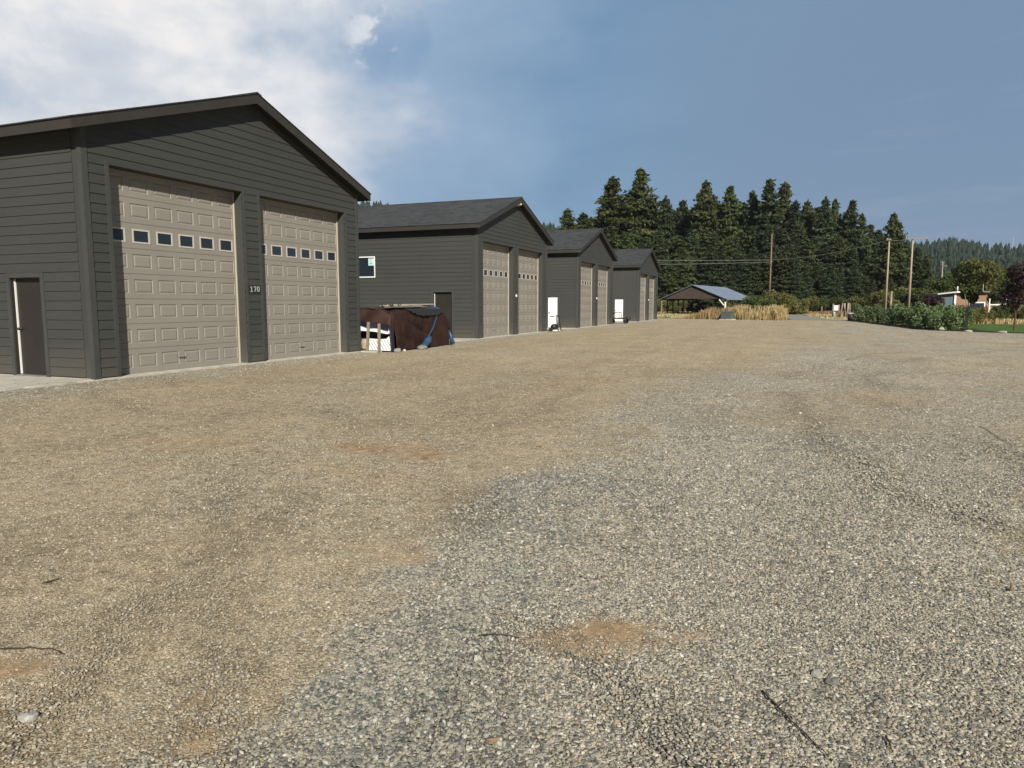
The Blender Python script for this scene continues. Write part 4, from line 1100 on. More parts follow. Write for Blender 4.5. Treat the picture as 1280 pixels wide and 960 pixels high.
named = [
 (709, 261, 150, 'pine', 0, 'small rounded pine showing above the roof of the third garage', .95),
 (763, 221, 158, 'pine', 1, 'broad tall pine left of the tallest tree, behind the farthest garages', 1.12),
 (798, 211, 160, 'tallpine', 0, 'tallest tree of the forest, a wide topped pine', 1.0),
 (829, 245, 165, 'fir', 0, 'pointed fir just right of the tallest pine', .9),
 (850, 251, 168, 'slim', 0, 'slender fir between the pointed fir and the rounded pine', .95),
 (878, 226, 160, 'pine', 2, 'tall rounded pine rising above the left part of the shed roof', .88),
 (908, 233, 162, 'tallpine', 1, 'open topped pine standing above the right end of the shed roof', .78),
 (936, 239, 166, 'fir', 1, 'dark narrow fir left of the two sharpest tops', .8),
 (956, 225, 160, 'fir', 2, 'sharp topped tall fir directly above the left utility pole', .95),
 (975, 227, 164, 'tallpine', 2, 'ragged topped pine right of the left utility pole', .72),
 (989, 252, 160, 'slim', 1, 'slender fir leaning over the right shoulder of the ragged pine', 1.0),
 (1004, 251, 166, 'pine', 0, 'round shouldered dark pine in the middle of the forest edge', .75),
 (1026, 246, 160, 'fir', 0, 'pointed fir, highest of the three right of the forest middle', .85),
 (1038, 249, 166, 'tallpine', 0, 'close packed pine between two firs right of the forest middle', .62),
 (1059, 251, 162, 'fir', 2, 'tall fir where the forest skyline begins to fall to the right', .9),
 (1072, 266, 166, 'pine', 1, 'pine one step down the falling right skyline', .7),
 (1083, 281, 170, 'slim', 0, 'slender fir low on the falling right skyline', 1.1),
 (1111, 266, 150, 'pine', 2, 'lone rounded pine standing above the two right utility poles', .86),
 (1143, 309, 150, 'fir', 1, 'shorter fir just right of the right utility poles', 1.0),
 (1156, 318, 145, 'pine', 0, 'short dark pine at the right end of the forest', 1.0),
 (1094, 288, 172, 'fir', 0, 'fir filling the dip left of the lone pine', 1.0),
 (1128, 303, 158, 'slim', 1, 'slender fir right behind the rightmost tall pole', 1.3),
]
for (px, py, d, stl, k, lab, wd) in named:
    put_conifer(px, py, d, stl, k, lab, GF, wd*1.12, 'fir_tree' if stl in ('fir', 'slim') else 'pine_tree')
# the packed body of the forest between and below those tops
def skyline(px):
    xs_ = [690, 730, 765, 800, 830, 880, 910, 960, 1000, 1040, 1060, 1085, 1110, 1150, 1170]
    ys_ = [285, 262, 246, 242, 256, 246, 250, 243, 258, 256, 260, 286, 284, 320, 345]
    return float(np.interp(px, xs_, ys_))
rf_ = random.Random(9)
for row, (d, drop, stp) in enumerate(((176, 2, 10.0), (168, 16, 11.0), (152, 36, 13), (145, 60, 14))):
    px = 700 if row < 2 else 745
    while px < 1168:
        p_ = px+rf_.uniform(-4, 4)
        stl = rf_.choice(['fir', 'pine', 'fir', 'tallpine', 'pine'])
        yt = skyline(p_)+drop+rf_.uniform(0, 16)
        if yt < 366: put_conifer(p_, yt, d+rf_.uniform(-4, 4), stl, rf_.randint(0, 2), 'dark conifer packed inside the forest below the skyline tops', 'packed conifers inside the forest', rf_.uniform(1.15, 1.5), 'forest_conifer')
        px += stp*rf_.uniform(.8, 1.2)
# tip of a tree behind the nearest garage
put_conifer(4, 147, 60, 'slim', 0, 'thin tree top poking above the eave of the nearest garage at the left edge', None, .7, 'fir_tree')

def bushy(seed, n_, rx, ry, rz_, leaf, mtl, stems=True, upright=False, trunk=None, lobes=9):
    """(stem mesh, crown mesh): leaves over several uneven lobes"""
    rng = np.random.default_rng(seed); rr = random.Random(seed)
    mb = MB(); cents = []; dirs = []
    z0 = trunk if trunk else 0
    lob = []
    for k in range(lobes):
        an = rr.uniform(0, 2*pi); q = rr.uniform(.1, .72); f = rr.uniform(.15, .95)
        wdt = math.sin(min(1, f*.9+.25)*pi*.62)
        c_ = np.array([cos(an)*q*rx*wdt, sin(an)*q*ry*wdt, z0+(f*.86)*rz_]); rad_ = rr.uniform(.25, .46)*min(rx, rz_*.6)
        lob.append((c_, rad_))
        mb.tube([(cos(an)*.06*rx*(0 if trunk else 1), sin(an)*.06*ry*(0 if trunk else 1), z0*.75), tuple(c_*.55+np.array([0, 0, z0*.3])), tuple(c_)], [.05*rx*.5, .03*rx*.5, .01], 4, cap=False)
    per = n_//len(lob)
    for c_, rad_ in lob:
        v = rng.normal(size=(per, 3)); v /= np.linalg.norm(v, axis=1, keepdims=True)
        r_ = rad_*(.45+.75*rng.random((per, 1))**.7)
        cc = c_+v*r_*np.array([1, 1, .85 if not upright else 1.3])
        cc[:, 2] = np.maximum(cc[:, 2], z0*.9+.04)
        cents.append(cc); dirs.append(v*.6+np.array([0, 0, .5]))
    cents = np.concatenate(cents); dirs = np.concatenate(dirs)
    V, F_ = leaf_quads(cents, dirs, np.full((len(cents), 1), leaf), rng, 1.5)
    if trunk: mb.tube([(0, 0, 0), (.01, 0, z0*.6), (.0, .01, z0+rz_*.35)], [.045*max(rx, .6), .04*max(rx, .6), .02], 7)
    t_ = mb.build('stem', M['palebark'] if seed == 510 else M['bark']); c_ = mesh_np('foliage', V, F_, mtl)
    tm, cm = t_.data, c_.data; bpy.data.objects.remove(t_); bpy.data.objects.remove(c_); return tm, cm
def put_bush(kind, x, y, s, name, label, cat, group=None, sz=None, rz=None, n1='stem', n2='foliage'):
    tm, cm = kind; root = empty(name, (x, y, 0), label, cat, group, rz=R.uniform(0, 6.28) if rz is None else rz)
    root.scale = (s, s, sz if sz else s)
    link(n1, tm, root); link(n2, cm, root); return root
hedge_k = [bushy(200+k, 3000, .98, .98, 1.62, .085, M['bush_leaf'], upright=True, lobes=11) for k in range(4)]
# bushes along the right edge of the yard
HB = [(18.3, 63.5), (18.75, 60.8), (19.2, 58.2), (19.6, 55.6), (19.95, 53.0), (20.2, 50.6), (20.45, 48.3), (20.65, 46.1), (20.8, 44.0), (20.95, 42.0), (21.05, 40.2), gxy(1172, 42.6), gxy(1188, 41.6)]
for i, (x, y) in enumerate(HB):
    s = (.98, .86, 1.0, .82, 1.02, .9, 1.04, .8, .98, .76, .90, .72, .80)[i % 13]
    ORD = ['', '', 'second', 'third', 'fourth', 'fifth', 'sixth', 'seventh', 'eighth', 'ninth', 'tenth', 'eleventh', 'twelfth', 'thirteenth']
    lab = ORD[len(HB)-i]+' leafy green bush counted from the near end of the front row' if i < len(HB)-1 else ''
    if i == len(HB)-1: lab = 'nearest bush of the row, beside the pale rock'
    if i == 0: lab = 'farthest bush of the row, next to the dark pale lidded container'
    put_bush(hedge_k[i % 4], x+R.uniform(-.2, .2), y, s, 'bush', lab, 'bush', 'green bushes along the right edge of the gravel', sz=s*(1.1, .85, .98, 1.12, .8)[i % 5])
for i in range(5):
    y = 59-i*4.2; x = 22.4+.03*i*i*.3+R.uniform(-.3, .3)
    if i > 7: continue
    put_bush(hedge_k[(i+2) % 4], x, y, R.uniform(.85, 1.0), 'bush', ['farthest bush of the back row, behind the far end of the front row', 'second farthest bush of the back row behind the front row', 'middle bush of the back row behind the front row', 'second nearest bush of the back row behind the front row', 'nearest bush of the back row behind the front row'][i], 'bush', 'second row of bushes behind the front row')

# golden and green shrubs under the forest
gold = [bushy(300+k, 4400, 2.6, 2.6, 4.2, .20, M['gold_leaf'] if k < 2 else M['green_leaf'], lobes=12) for k in range(4)]
GS = [(948, 372, 106, 3, 'green shrub behind the right end of the tall dry grass'), (975, 363, 112, 0, 'golden green shrub right of the left utility pole'), (992, 366, 110, 1, 'rounded golden shrub in the middle of the field edge'),
      (1007, 371, 116, 0, 'low golden shrub right of the rounded golden one'), (1024, 372, 118, 2, 'grey green shrub left of the wooden posts'), (1050, 372, 120, 3, 'green shrub directly behind the wooden posts'),
      (1066, 373, 124, 2, 'dull green shrub at the far end of the bush row'), (1086, 361, 116, 1, 'golden shrub behind the far bushes left of the two poles'), (1124, 358, 112, 0, 'golden shrub between the two right utility poles'),
      (1146, 362, 110, 3, 'green shrub right of the two utility poles'), (962, 374, 100, 2, 'small dark shrub at the foot of the left utility pole'), (938, 370, 116, 3, 'green shrub touching the right end of the shed'),
      (822, 373, 131, 0, 'shrub seen past the right wall of the farthest garage'), (848, 374, 131, 0, 'shrub seen through the left posts of the shed'), (878, 374, 132, 1, 'shrub seen through the middle of the shed'), (915, 371, 137, 0, 'shrub seen behind the right wall of the shed')]
for (px, pyt, d, k, lab) in GS:
    x, y = gxy(px, d); top = float(at(px, pyt, d)[2]); s = top/4.1
    put_bush(gold[k], x, y, s*1.15, 'shrub', lab, 'shrub', 'shrubs along the foot of the forest', sz=s)
# broadleaf trees on the right
decid = [bushy(400+k, 8000, 2.4, 2.4, 5.2, .19, (M['olive_leaf'], M['green_leaf'], M['green_leaf'])[k], trunk=1.6, lobes=16) for k in range(3)]
DT = [(1215, 322, 84, 0, 'tall olive green tree right behind the small cabin', 1.0), (1243, 331, 104, 1, 'dark green tree between the olive green tree and the purple one', 1.0), (1186, 340, 120, 1, 'green tree behind the left end of the cabin roof', 1.1),
      (1168, 345, 112, 2, 'round green tree at the right end of the forest', 1.1), (1266, 338, 118, 2, 'green tree behind the purple leaved tree', 1.2), (1296, 330, 110, 1, 'green tree at the right edge behind the purple one', 1.2), (1202, 338, 140, 2, 'green tree farther back above the cabin', 1.2), (1228, 340, 150, 0, 'olive green tree in the gap behind the orange frame', 1.2)]
for (px, pyt, d, k, lab, wd) in DT:
    x, y = gxy(px, d); top = float(at(px, pyt, d)[2]); s = top/6.6
    put_bush(decid[k], x, y, s*wd, 'broadleaf_tree', lab, 'tree', 'broadleaf trees on the right', sz=s, n1='trunk', n2='crown')
# purple leaved tree, young staked tree, small purple shrub
pk = bushy(500, 3000, 1.35, 1.35, 2.6, .10, M['purple_leaf'], trunk=1.35, lobes=16)
x, y = gxy(1270, 40.0); put_bush(pk, x, y, .86, 'purple_leaved_tree', 'purple leaved tree on the lawn at the right edge', 'tree', n1='trunk', n2='crown', sz=1.0)
yk = bushy(510, 1300, .62, .62, 1.15, .11, M['green_leaf'], trunk=1.55, lobes=9)
x, y = gxy(1211, 42.5); put_bush(yk, x, y, 1.0, 'young_tree', 'young pale stemmed tree on the lawn before the cabin', 'tree', n1='trunk', n2='crown')
pk2 = bushy(520, 1800, 1.3, 1.3, 2.5, .16, M['purple_leaf'], lobes=9)
x, y = gxy(1169, 62); put_bush(pk2, x, y, 1.0, 'purple_shrub', 'purple leaved shrub in front of the blue grey cabin wall', 'shrub')
# small plants past the lawn
for i, (px, d, s) in enumerate(((1222, 56, .32), (1230, 57, .36), (1242, 58, .34), (1256, 60, .38), (1208, 55, .3), (1278, 60, .40))):
    x, y = gxy(px, d); put_bush(gold[i % 4], x, y, s, 'small_shrub', ['small shrub under the cabin window', 'small shrub at the foot of the orange frame', 'small shrub right of the orange frame', 'small shrub seen left of the purple tree trunk', 'small shrub left of the young tree stem', 'small shrub right of the purple tree trunk'][i], 'shrub', 'small shrubs beyond the lawn')

# ------------------------------------------------------------------ tall dry grass, short field tufts
M['straw'] = foliage_mat('straw', (.34, .24, .11), (.52, .40, .21), (.70, .59, .37), .35, .8, 0)
M['straw2'] = foliage_mat('russet_grass', (.25, .155, .085), (.36, .24, .13), (.50, .37, .21), .3, .8, 0)
def grass(name, poly_fn, n_, hfn, mtl, label, wid=.03, seed=1, cat='grass'):
    rng = np.random.default_rng(seed); V = []; F_ = []
    xy = poly_fn(rng, n_); h = hfn(xy, rng)
    an = rng.random(len(xy))*6.283; lean = rng.normal(0, .16, (len(xy), 2))*h[:, None]
    dx = np.cos(an)*wid; dy = np.sin(an)*wid
    z0 = np.zeros(len(xy))
    a = np.stack([xy[:, 0]-dx, xy[:, 1]-dy, z0], 1); b_ = np.stack([xy[:, 0]+dx, xy[:, 1]+dy, z0], 1)
    c_ = np.stack([xy[:, 0]+dx*.8+lean[:, 0]*.4, xy[:, 1]+dy*.8+lean[:, 1]*.4, h*.55], 1); d_ = np.stack([xy[:, 0]-dx*.8+lean[:, 0]*.4, xy[:, 1]-dy*.8+lean[:, 1]*.4, h*.55], 1)
    e_ = np.stack([xy[:, 0]+dx*.5+lean[:, 0]*1.1, xy[:, 1]+dy*.5+lean[:, 1]*1.1, h], 1); f_ = np.stack([xy[:, 0]-dx*.5+lean[:, 0]*1.1, xy[:, 1]-dy*.5+lean[:, 1]*1.1, h], 1)
    V = np.stack([a, b_, c_, d_, e_, f_], 1).reshape(-1, 3); base = np.arange(len(xy))[:, None]*6
    F_ = np.concatenate([base+np.array([0, 1, 2, 3]), base+np.array([3, 2, 4, 5])])
    o = mesh_np(name, V, F_, mtl); return tag(o, label, cat, kind='stuff')
def band(x0, y0, x1, y1, depth, clump=None):
    def f(rng, n_):
        t_ = rng.random(n_); q = rng.random(n_)-.22*rng.random(n_)**3
        t_ = t_+rng.normal(0, .035, n_)
        x = x0+(x1-x0)*t_; y = y0+(y1-y0)*t_+q*depth
        return np.stack([x, y], 1)
    return f
def hvar(lo, hi, sc_=.9, seed=0):
    def f(xy, rng):
        c_ = fbm(xy[:, 0]*sc_, xy[:, 1]*sc_, seed, 3)
        return (lo+(hi-lo)*np.clip((c_-.25)*2, 0, 1))*(.30+.80*rng.random(len(xy))**.8)
    return f
grass('tall_grass', band(6.9, 65.5, 11.8, 63.2, 4.5), 12000, hvar(.3, 1.45, 1.5, 4), M['straw'], 'tall golden dry grass right of the green utility box', .028, 1)
def hleft(xy, rng):
    return hvar(.25, 1.2, 1.3, 6)(xy, rng)*np.clip((xy[:, 0]-1.0)/3.5, .12, 1)
grass('tall_grass', band(1.2, 67.5, 6.9, 65.3, 4.5), 9000, hleft, M['straw2'], 'reddish brown dry grass in front of the shed', .028, 2)
def fieldpts(rng, n_):
    x = rng.uniform(-14, 46, n_*2); y = rng.uniform(70, 150, n_*2)**1.0
    k = ~((x > 6) & (x < 16.5) & (y < 118) & (abs(x-(14-(y-70)*.09)) < 2.2)); return np.stack([x, y], 1)[k][:n_]
grass('field_grass', fieldpts, 22000, hvar(.08, .30, .12, 8), M['straw'], 'short dry yellow grass covering the field', .05, 3)
grass('field_grass', lambda rng, n_: np.stack([rng.uniform(14, 34, n_), rng.uniform(112, 124, n_)], 1), 9000, hvar(.2, .55, .3, 9), M['straw2'], 'taller russet grass along the foot of the forest shrubs', .06, 5)
def rgt(rng, n_):
    return np.stack([rng.uniform(24, 60, n_), rng.uniform(55, 66, n_)], 1)
grass('field_grass', rgt, 14000, hvar(.10, .42, .3, 12), M['straw'], 'dry pale grass beyond the lawn on the right', .04, 6)

# ------------------------------------------------------------------ open shed
def shed():
    x, y = gxy(865.7, 108.5)
    # ridge runs away to the right
    a = np.array(gxy(865.7, 110.0)); b_ = np.array(gxy(906.5, 127.0)); d = b_-a; Ln = np.linalg.norm(d); ang = math.atan2(d[1], d[0])
    root = empty('open_shed', (a[0], a[1], 0), 'open sided pole shed with a blue grey metal roof', 'shed', rz=ang)
    Hr, He, hw, ov = 4.55, 2.45, 5.0, .0
    mr_ = mat('metal_roofing', (.34, .40, .50), .35, .12, .7, .1, 20, metal=.55, spec=.5)
    mrf = MB()
    for s in (-1, 1):
        nst = 28
        for k in range(nst):
            xa = -.4+(Ln+.8)*k/nst; xb = -.4+(Ln+.8)*(k+1)/nst; r_ = xa+(xb-xa)*.14
            for (p, q, lift) in ((xa, r_, .03), (r_, xb, .0)):
                mrf.hexa([(p, 0, Hr-.03), (q, 0, Hr-.03), (q, s*(hw+.45), He-.2-.03), (p, s*(hw+.45), He-.2-.03)], [(p, 0, Hr+lift), (q, 0, Hr+lift), (q, s*(hw+.45), He-.2+lift), (p, s*(hw+.45), He-.2+lift)])
    rfo = mrf.build('roof', mr_, root)
    dw = mat('dark_barn_wood', (.055, .040, .032), .9, .3, 2, .4, 20)
    g = MB()
    for k in range(20):
        ya = -hw+k*hw/10; yb = ya+hw/10-.012
        za, zb = Hr-.12-abs(ya)*(Hr-He)/hw, Hr-.12-abs(yb)*(Hr-He)/hw
        g.hexa([(.0, ya, He-.05), (.05, ya, He-.05), (.05, yb, He-.05), (.0, yb, He-.05)], [(.0, ya, max(za, He)), (.05, ya, max(za, He)), (.05, yb, max(zb, He)), (.0, yb, max(zb, He))])
    g.build('gable_boards', dw, root)
    for s in (-1, 1):
        for k in range(8):
            p = MB(); xx = .15+k*(Ln-.3)/7; p.box((xx-.08, s*hw-.08, 0), (xx+.08, s*hw+.08, He-.02)); p.build('post', dw if not (k == 0 and s == 1) else M['oldwood'], root)
        bm_ = MB(); bm_.box((0, s*hw-.08, He-.20), (Ln, s*hw+.08, He-.03)); bm_.build('beam', dw, root)
    for k, yy in enumerate((-1.7, 1.7)):
        p = MB(); p.box((Ln-.3, yy-.08, 0), (Ln-.14, yy+.08, He)); p.build('post', dw, root)
    br = MB(); br.bar((.05, -hw, .1), (.05, -hw-.02, 2.0), .22, .12, up=(1, 0, 0)); br.build('white_post', M['white'], root)
    b2 = MB(); b2.bar((-.1, -hw+.9, 2.3), (-.1, -hw+.15, 1.4), .14, .1, up=(1, 0, 0)); b2.build('brace', M['white'], root)
shed()

# green box in the grass
def ubox():
    x, y = gxy(910, 70.6)
    root = empty('utility_box', (x, y, 0), 'low grey green metal utility box in front of the tall grass', 'utility box', rz=-.35)
    m_ = mat('utility_green', (.085, .105, .095), .5, .12, 2)
    b_ = MB(); b_.box((-.55, -.4, .08), (.55, .4, .72)); b_.build('cabinet', m_, root, bevel=.02)
    l_ = MB(); l_.hexa([(-.58, -.43, .721), (.58, -.43, .721), (.58, .43, .721), (-.58, .43, .721)], [(-.56, -.3, .82), (.56, -.3, .82), (.56, .42, .86), (-.56, .42, .86)]); l_.build('lid', m_, root, bevel=.015)
    p_ = MB(); p_.box((-.65, -.5, 0), (.65, .5, .079)); p_.build('base', M['concrete'], root)
    v = MB(); v.hexa([(-1.05, -.1, 0), (-.66, -.1, 0), (-.66, .2, 0), (-1.05, .2, 0)], [(-.8, -.05, .5), (-.68, -.05, .62), (-.68, .15, .62), (-.8, .15, .5)]); v.build('dark_cover', M['black'], root)
ubox()
for i, (px, top, d, r_) in enumerate(((936.5, 381, 71, .10), (952.5, 383, 70, .14))):
    x, y = gxy(px, d); h_ = float(at(px, top, d)[2]); p = MB(); p.tube([(x, y, 0), (x+.02, y, h_*.6), (x, y, h_)], [r_*1.1, r_, r_], 8)
    tag(p.build('wooden_post', mat('dark_post', (.06, .045, .035), .9, .3, 5)), ['thin dark post standing in the tall grass, the left one', 'thicker dark post standing in the tall grass, the right one'][i], 'post')

# ------------------------------------------------------------------ utility poles and wires
M['pole'] = mat('pole_wood', (.34, .29, .22), .9, .2, 1, .3, 30, stretch=(6, 6, .6))
M['pole_red'] = mat('pole_wood_red', (.22, .14, .10), .9, .2, 1, .3, 30, stretch=(6, 6, .6))
def upole(px, top, d, label, arms, mtl='pole', r=.15):
    x, y = gxy(px, d); h_ = float(at(px, top, d)[2])
    root = empty('utility_pole', (x, y, 0), label, 'pole', 'utility poles', rz=-YAW)
    p = MB(); p.tube([(0, 0, 0), (0, 0, h_*.5), (0, 0, h_)], [r*1.25, r*1.05, r*.8], 10); p.build('pole', M[mtl], root, smooth=True)
    for (x0, x1, dz) in arms:
        a = MB(); a.box((x0, -.17-.1, h_+dz-.07), (x1, -.17+.02, h_+dz+.07)); a.build('crossarm', M['oldwood'], root)
        for q in range(3):
            xx = x0+.12+(x1-x0-.24)*q/2; i_ = MB(); i_.tube([(xx, -.2, h_+dz+.07), (xx, -.2, h_+dz+.14), (xx, -.2, h_+dz+.24)], [.035, .07, .04], 8); i_.build('insulator', M['steel'], root, smooth=True)
    return x, y, h_
a1 = upole(961.5, 292, 122, 'tall reddish utility pole without crossarm, in front of the forest middle', [], 'pole_red', .115)
a2 = upole(1107, 299, 100, 'pale utility pole with a short top arm, left of the pair', [(-.55, .15, -.1)], r=.118)
a3 = upole(1136, 298.5, 98, 'pale utility pole with a long crossarm, right of the pair', [(-1.15, 1.9, .0)], r=.125)
a4 = upole(1175, 327, 210, 'distant utility pole with two arms below the forested hill', [(-.9, .4, -.2), (-.1, 1.2, -1.3)], r=.17)
x, y = gxy(1113.5, 92); p = MB(); p.tube([(x, y, 0), (x, y, float(at(1113.5, 364, 92)[2]))], [.14, .12], 8)
tag(p.build('wooden_post', M['pole']), 'short pale post between the two right utility poles', 'post')
def wire(p, q, sag, r, label):
    pts = []
    for k in range(33):
        f = k/32; pts.append((p[0]*(1-f)+q[0]*f, p[1]*(1-f)+q[1]*f, p[2]*(1-f)+q[2]*f-4*sag*f*(1-f)))
    mb = MB(); mb.tube(pts, r, 5); tag(mb.build('overhead_wire', mat('wire_metal', (.22, .23, .22), .5, .1, 1)), label, 'wire', 'overhead wires')
L1 = at(690, 322, 135); L2 = at(690, 330, 133)
mid = at(961.5, 325, 122); e1 = (a2[0], a2[1], a2[2]-.1); 
wire(L1, mid, .25, .032, 'upper overhead wire from behind the garages to the reddish pole')
wire(mid, e1, .55, .032, 'overhead wire from the reddish pole to the top of the short armed pole')
wire(L2, at(961.5, 327.5, 121.6), .25, .025, 'lower overhead wire from behind the garages to the reddish pole')
wire((a2[0], a2[1], a2[2]-.25), (a3[0], a3[1], a3[2]+.1), .12, .025, 'short overhead wire joining the pair of right poles')

# ------------------------------------------------------------------ wooden posts, sign, bollard at the field corner
for i, (px, top, d, lean, mt, lab) in enumerate(((1027.5, 383, 96, 0, 'pole_red', 'short lone brown post left of the gate posts'), (1041.5, 379.5, 88, .0, 'oldwood', 'dark gate post left of the white notice'), (1048.8, 380.5, 88, .02, 'pole_red', 'brown gate post right of the white notice'),
        (1052, 379, 86, .16, 'oldwood', 'leaning pale post next to the gate posts'), (1056, 379, 85, 0, 'pole', 'upright pale post, third from the far end of the post group'), (1060, 379, 84, .03, 'pole', 'tallest pale post of the post group'), (1062.6, 379, 84, -.06, 'oldwood', 'post nearest to the bush row'))):
    x, y = gxy(px, d); h_ = float(at(px, top, d)[2]); p = MB(); p.tube([(x-lean*h_*.5, y, 0), (x+lean*h_*.5, y, h_)], [.10, .085], 8)
    tag(p.build('fence_post', M[mt], smooth=True), lab, 'post', 'posts at the field corner')
x, y = gxy(1045.3, 88); nb = empty('notice_board', (x, y, 0), 'white notice board between two brown gate posts', 'sign', rz=-YAW)
p = MB(); p.box((-.27, -.02, .78), (.27, .02, 1.42)); brd = p.build('board', M['white'], nb)
p = MB(); p.box((-.3, .021, .5), (-.22, .08, 1.45)); p.build('leg', M['oldwood'], nb); p = MB(); p.box((.22, .021, .5), (.3, .08, 1.45)); p.build('leg', M['oldwood'], nb)
p = MB()
for k, (a, b_) in enumerate(((-.18, .14), (-.2, .2), (-.12, .18))): p.box((a, -.026, 1.25-k*.17), (b_, -.021, 1.29-k*.17))
p.build('faint_lines', mat('faded_ink', (.30, .25, .22), .8, .1, 3), brd)
x, y = gxy(1043, 84); bo = empty('bollard', (x, y, 0), 'pale green rounded utility bollard in the grass below the notice', 'bollard')
p = MB(); p.tube([(0, 0, 0), (0, 0, .5), (0, 0, .62), (0, 0, .68)], [.17, .16, .13, .04], 12); p.build('body', mat('pale_green_plastic', (.33, .38, .30), .5, .1, 3), bo, smooth=True)
p = MB(); p.tube([(0, 0, 0), (0, 0, .06)], [.26, .26], 12); p.build('base', M['concrete'], bo)
x, y = gxy(1064.5, 66); cn = empty('round_container', (x, y, 0), 'dark round container with a pale lid at the end of the bush row', 'container')
p = MB(); p.tube([(0, 0, 0), (0, 0, .3), (0, 0, .62)], [.26, .30, .32], 14); p.build('body', M['black'], cn, smooth=True)
p = MB(); p.tube([(0, 0, .621), (0, 0, .70), (0, 0, .78)], [.33, .30, .10], 14); p.build('lid', mat('pale_lid', (.42, .42, .40), .6, .1, 3), cn, smooth=True)

lump('rock', *on_ground(1177, 413), .15, (.36, .34, .29), 'pale boulder in the mulch at the near end of the bush row', 'rock', 4, (1, .8, .8))
lump('rock', *on_ground(1168, 412), .13, (.30, .29, .27), 'grey rock just left of the pale boulder', 'rock', 8, (1, .8, .7))
lump('rock', *on_ground(1252, 416), .20, (.42, .40, .35), 'long flat white rock at the edge of the lawn', 'rock', 6, (1.3, .55, .32))
lump('rock', *on_ground(1210, 415), .18, (.38, .36, .32), 'small flat pale rock below the young tree', 'rock', 9, (1.2, .6, .4))

# ------------------------------------------------------------------ small cabin and orange frame
def cabin():
    x, y = gxy(1193, 66)
    root = empty('small_cabin', (x, y, 0), 'small cabin with a blue grey end wall, brown front and white trim', 'cabin', rz=-YAW-.25)
    blue = siding_mat('blue_grey_siding', (.14, .18, .21)); brown = siding_mat('brown_siding', (.26, .16, .10))
    Hc = 2.6
    w = MB(); w.hexa([(-1.2, .5, 0), (0, 0, 0), (0, 3.0, 0), (-1.2, 3.2, 0)], [(-1.2, .5, Hc-.15), (0, 0, Hc), (0, 3.0, Hc), (-1.2, 3.2, Hc-.15)]); w.build('end_wall', blue, root)
    f = MB(); f.box((.002, -.0, 0), (2.6, .12, Hc-.01)); f.box((2.48, .121, 0), (2.6, 3.1, Hc-.01)); f.build('front_wall', brown, root)
    p = MB(); p.box((-.07, -.09, 0), (.09, -.003, Hc+.02)); p.build('corner_board', M['white'], root)
    r = MB(); r.hexa([(-1.35, .25, Hc-.16), (.0, -.4, Hc+.02), (2.7, -.4, Hc+.02), (2.7, 3.2, Hc+.02), (-1.3, 3.3, Hc-.16)], [(-1.3, .3, Hc-.06), (.0, -.36, Hc+.15), (2.7, -.36, Hc+.15), (2.7, 3.2, Hc+.15), (-1.25, 3.3, Hc-.06)]); roof = r.build('roof', mat('cabin_roof', (.16, .13, .11), .8, .2, 3), root)
    fc = MB(); fc.hexa([(-1.38, .21, Hc-.17), (0, -.43, Hc-.0), (.0, -.405, Hc-.0), (-1.37, .235, Hc-.17)], [(-1.38, .21, Hc-.06), (0, -.43, Hc+.12), (0, -.405, Hc+.12), (-1.37, .235, Hc-.06)]); fc.hexa([(0.001, -.43, Hc-.0), (1.0, -.43, Hc), (1.0, -.405, Hc), (0.001, -.405, Hc)], [(0.001, -.43, Hc+.12), (1.0, -.43, Hc+.12), (1.0, -.405, Hc+.12), (.001, -.405, Hc+.12)]); fc.build('fascia', M['white'], roof)
    v = MB(); v.tube([(.30, .4, Hc+.1), (.30, .4, Hc+.6)], .05, 8); v.build('vent_pipe', M['white'], roof, smooth=True)
    wf = MB(); 
    for q in (((1.15, -.05, .75), (1.25, -.002, 1.75)), ((2.42, -.05, .75), (2.52, -.002, 1.75)), ((1.251, -.05, 1.65), (2.419, -.002, 1.75)), ((1.251, -.05, .75), (2.419, -.002, .85))): wf.box(*q)
    wi = wf.build('window', M['white'], root); g = MB(); g.box((1.251, -.03, .851), (2.419, -.015, 1.649)); g.build('pane', M['glass'], wi)
    # small white railed porch to the right
    pr = MB(); pr.box((2.7, -.3, .7), (4.1, 1.4, .8)); pr.build('porch_deck', M['oldwood'], root)
    for xx in (2.72, 3.3, 3.9, 4.06):
        q = MB(); q.box((xx, -.33, 0), (xx+.08, -.25, 2.05 if xx > 4 or xx < 2.8 else 1.5)); q.build('porch_post', M['white'], root)
    q = MB(); q.box((2.72, -.345, 1.45), (4.1, -.331, 1.55)); q.build('handrail', M['white'], root)
    q = MB(); q.box((2.85, .2, .0), (3.9, .8, .69)); q.build('skirt', M['black'], root)
cabin()
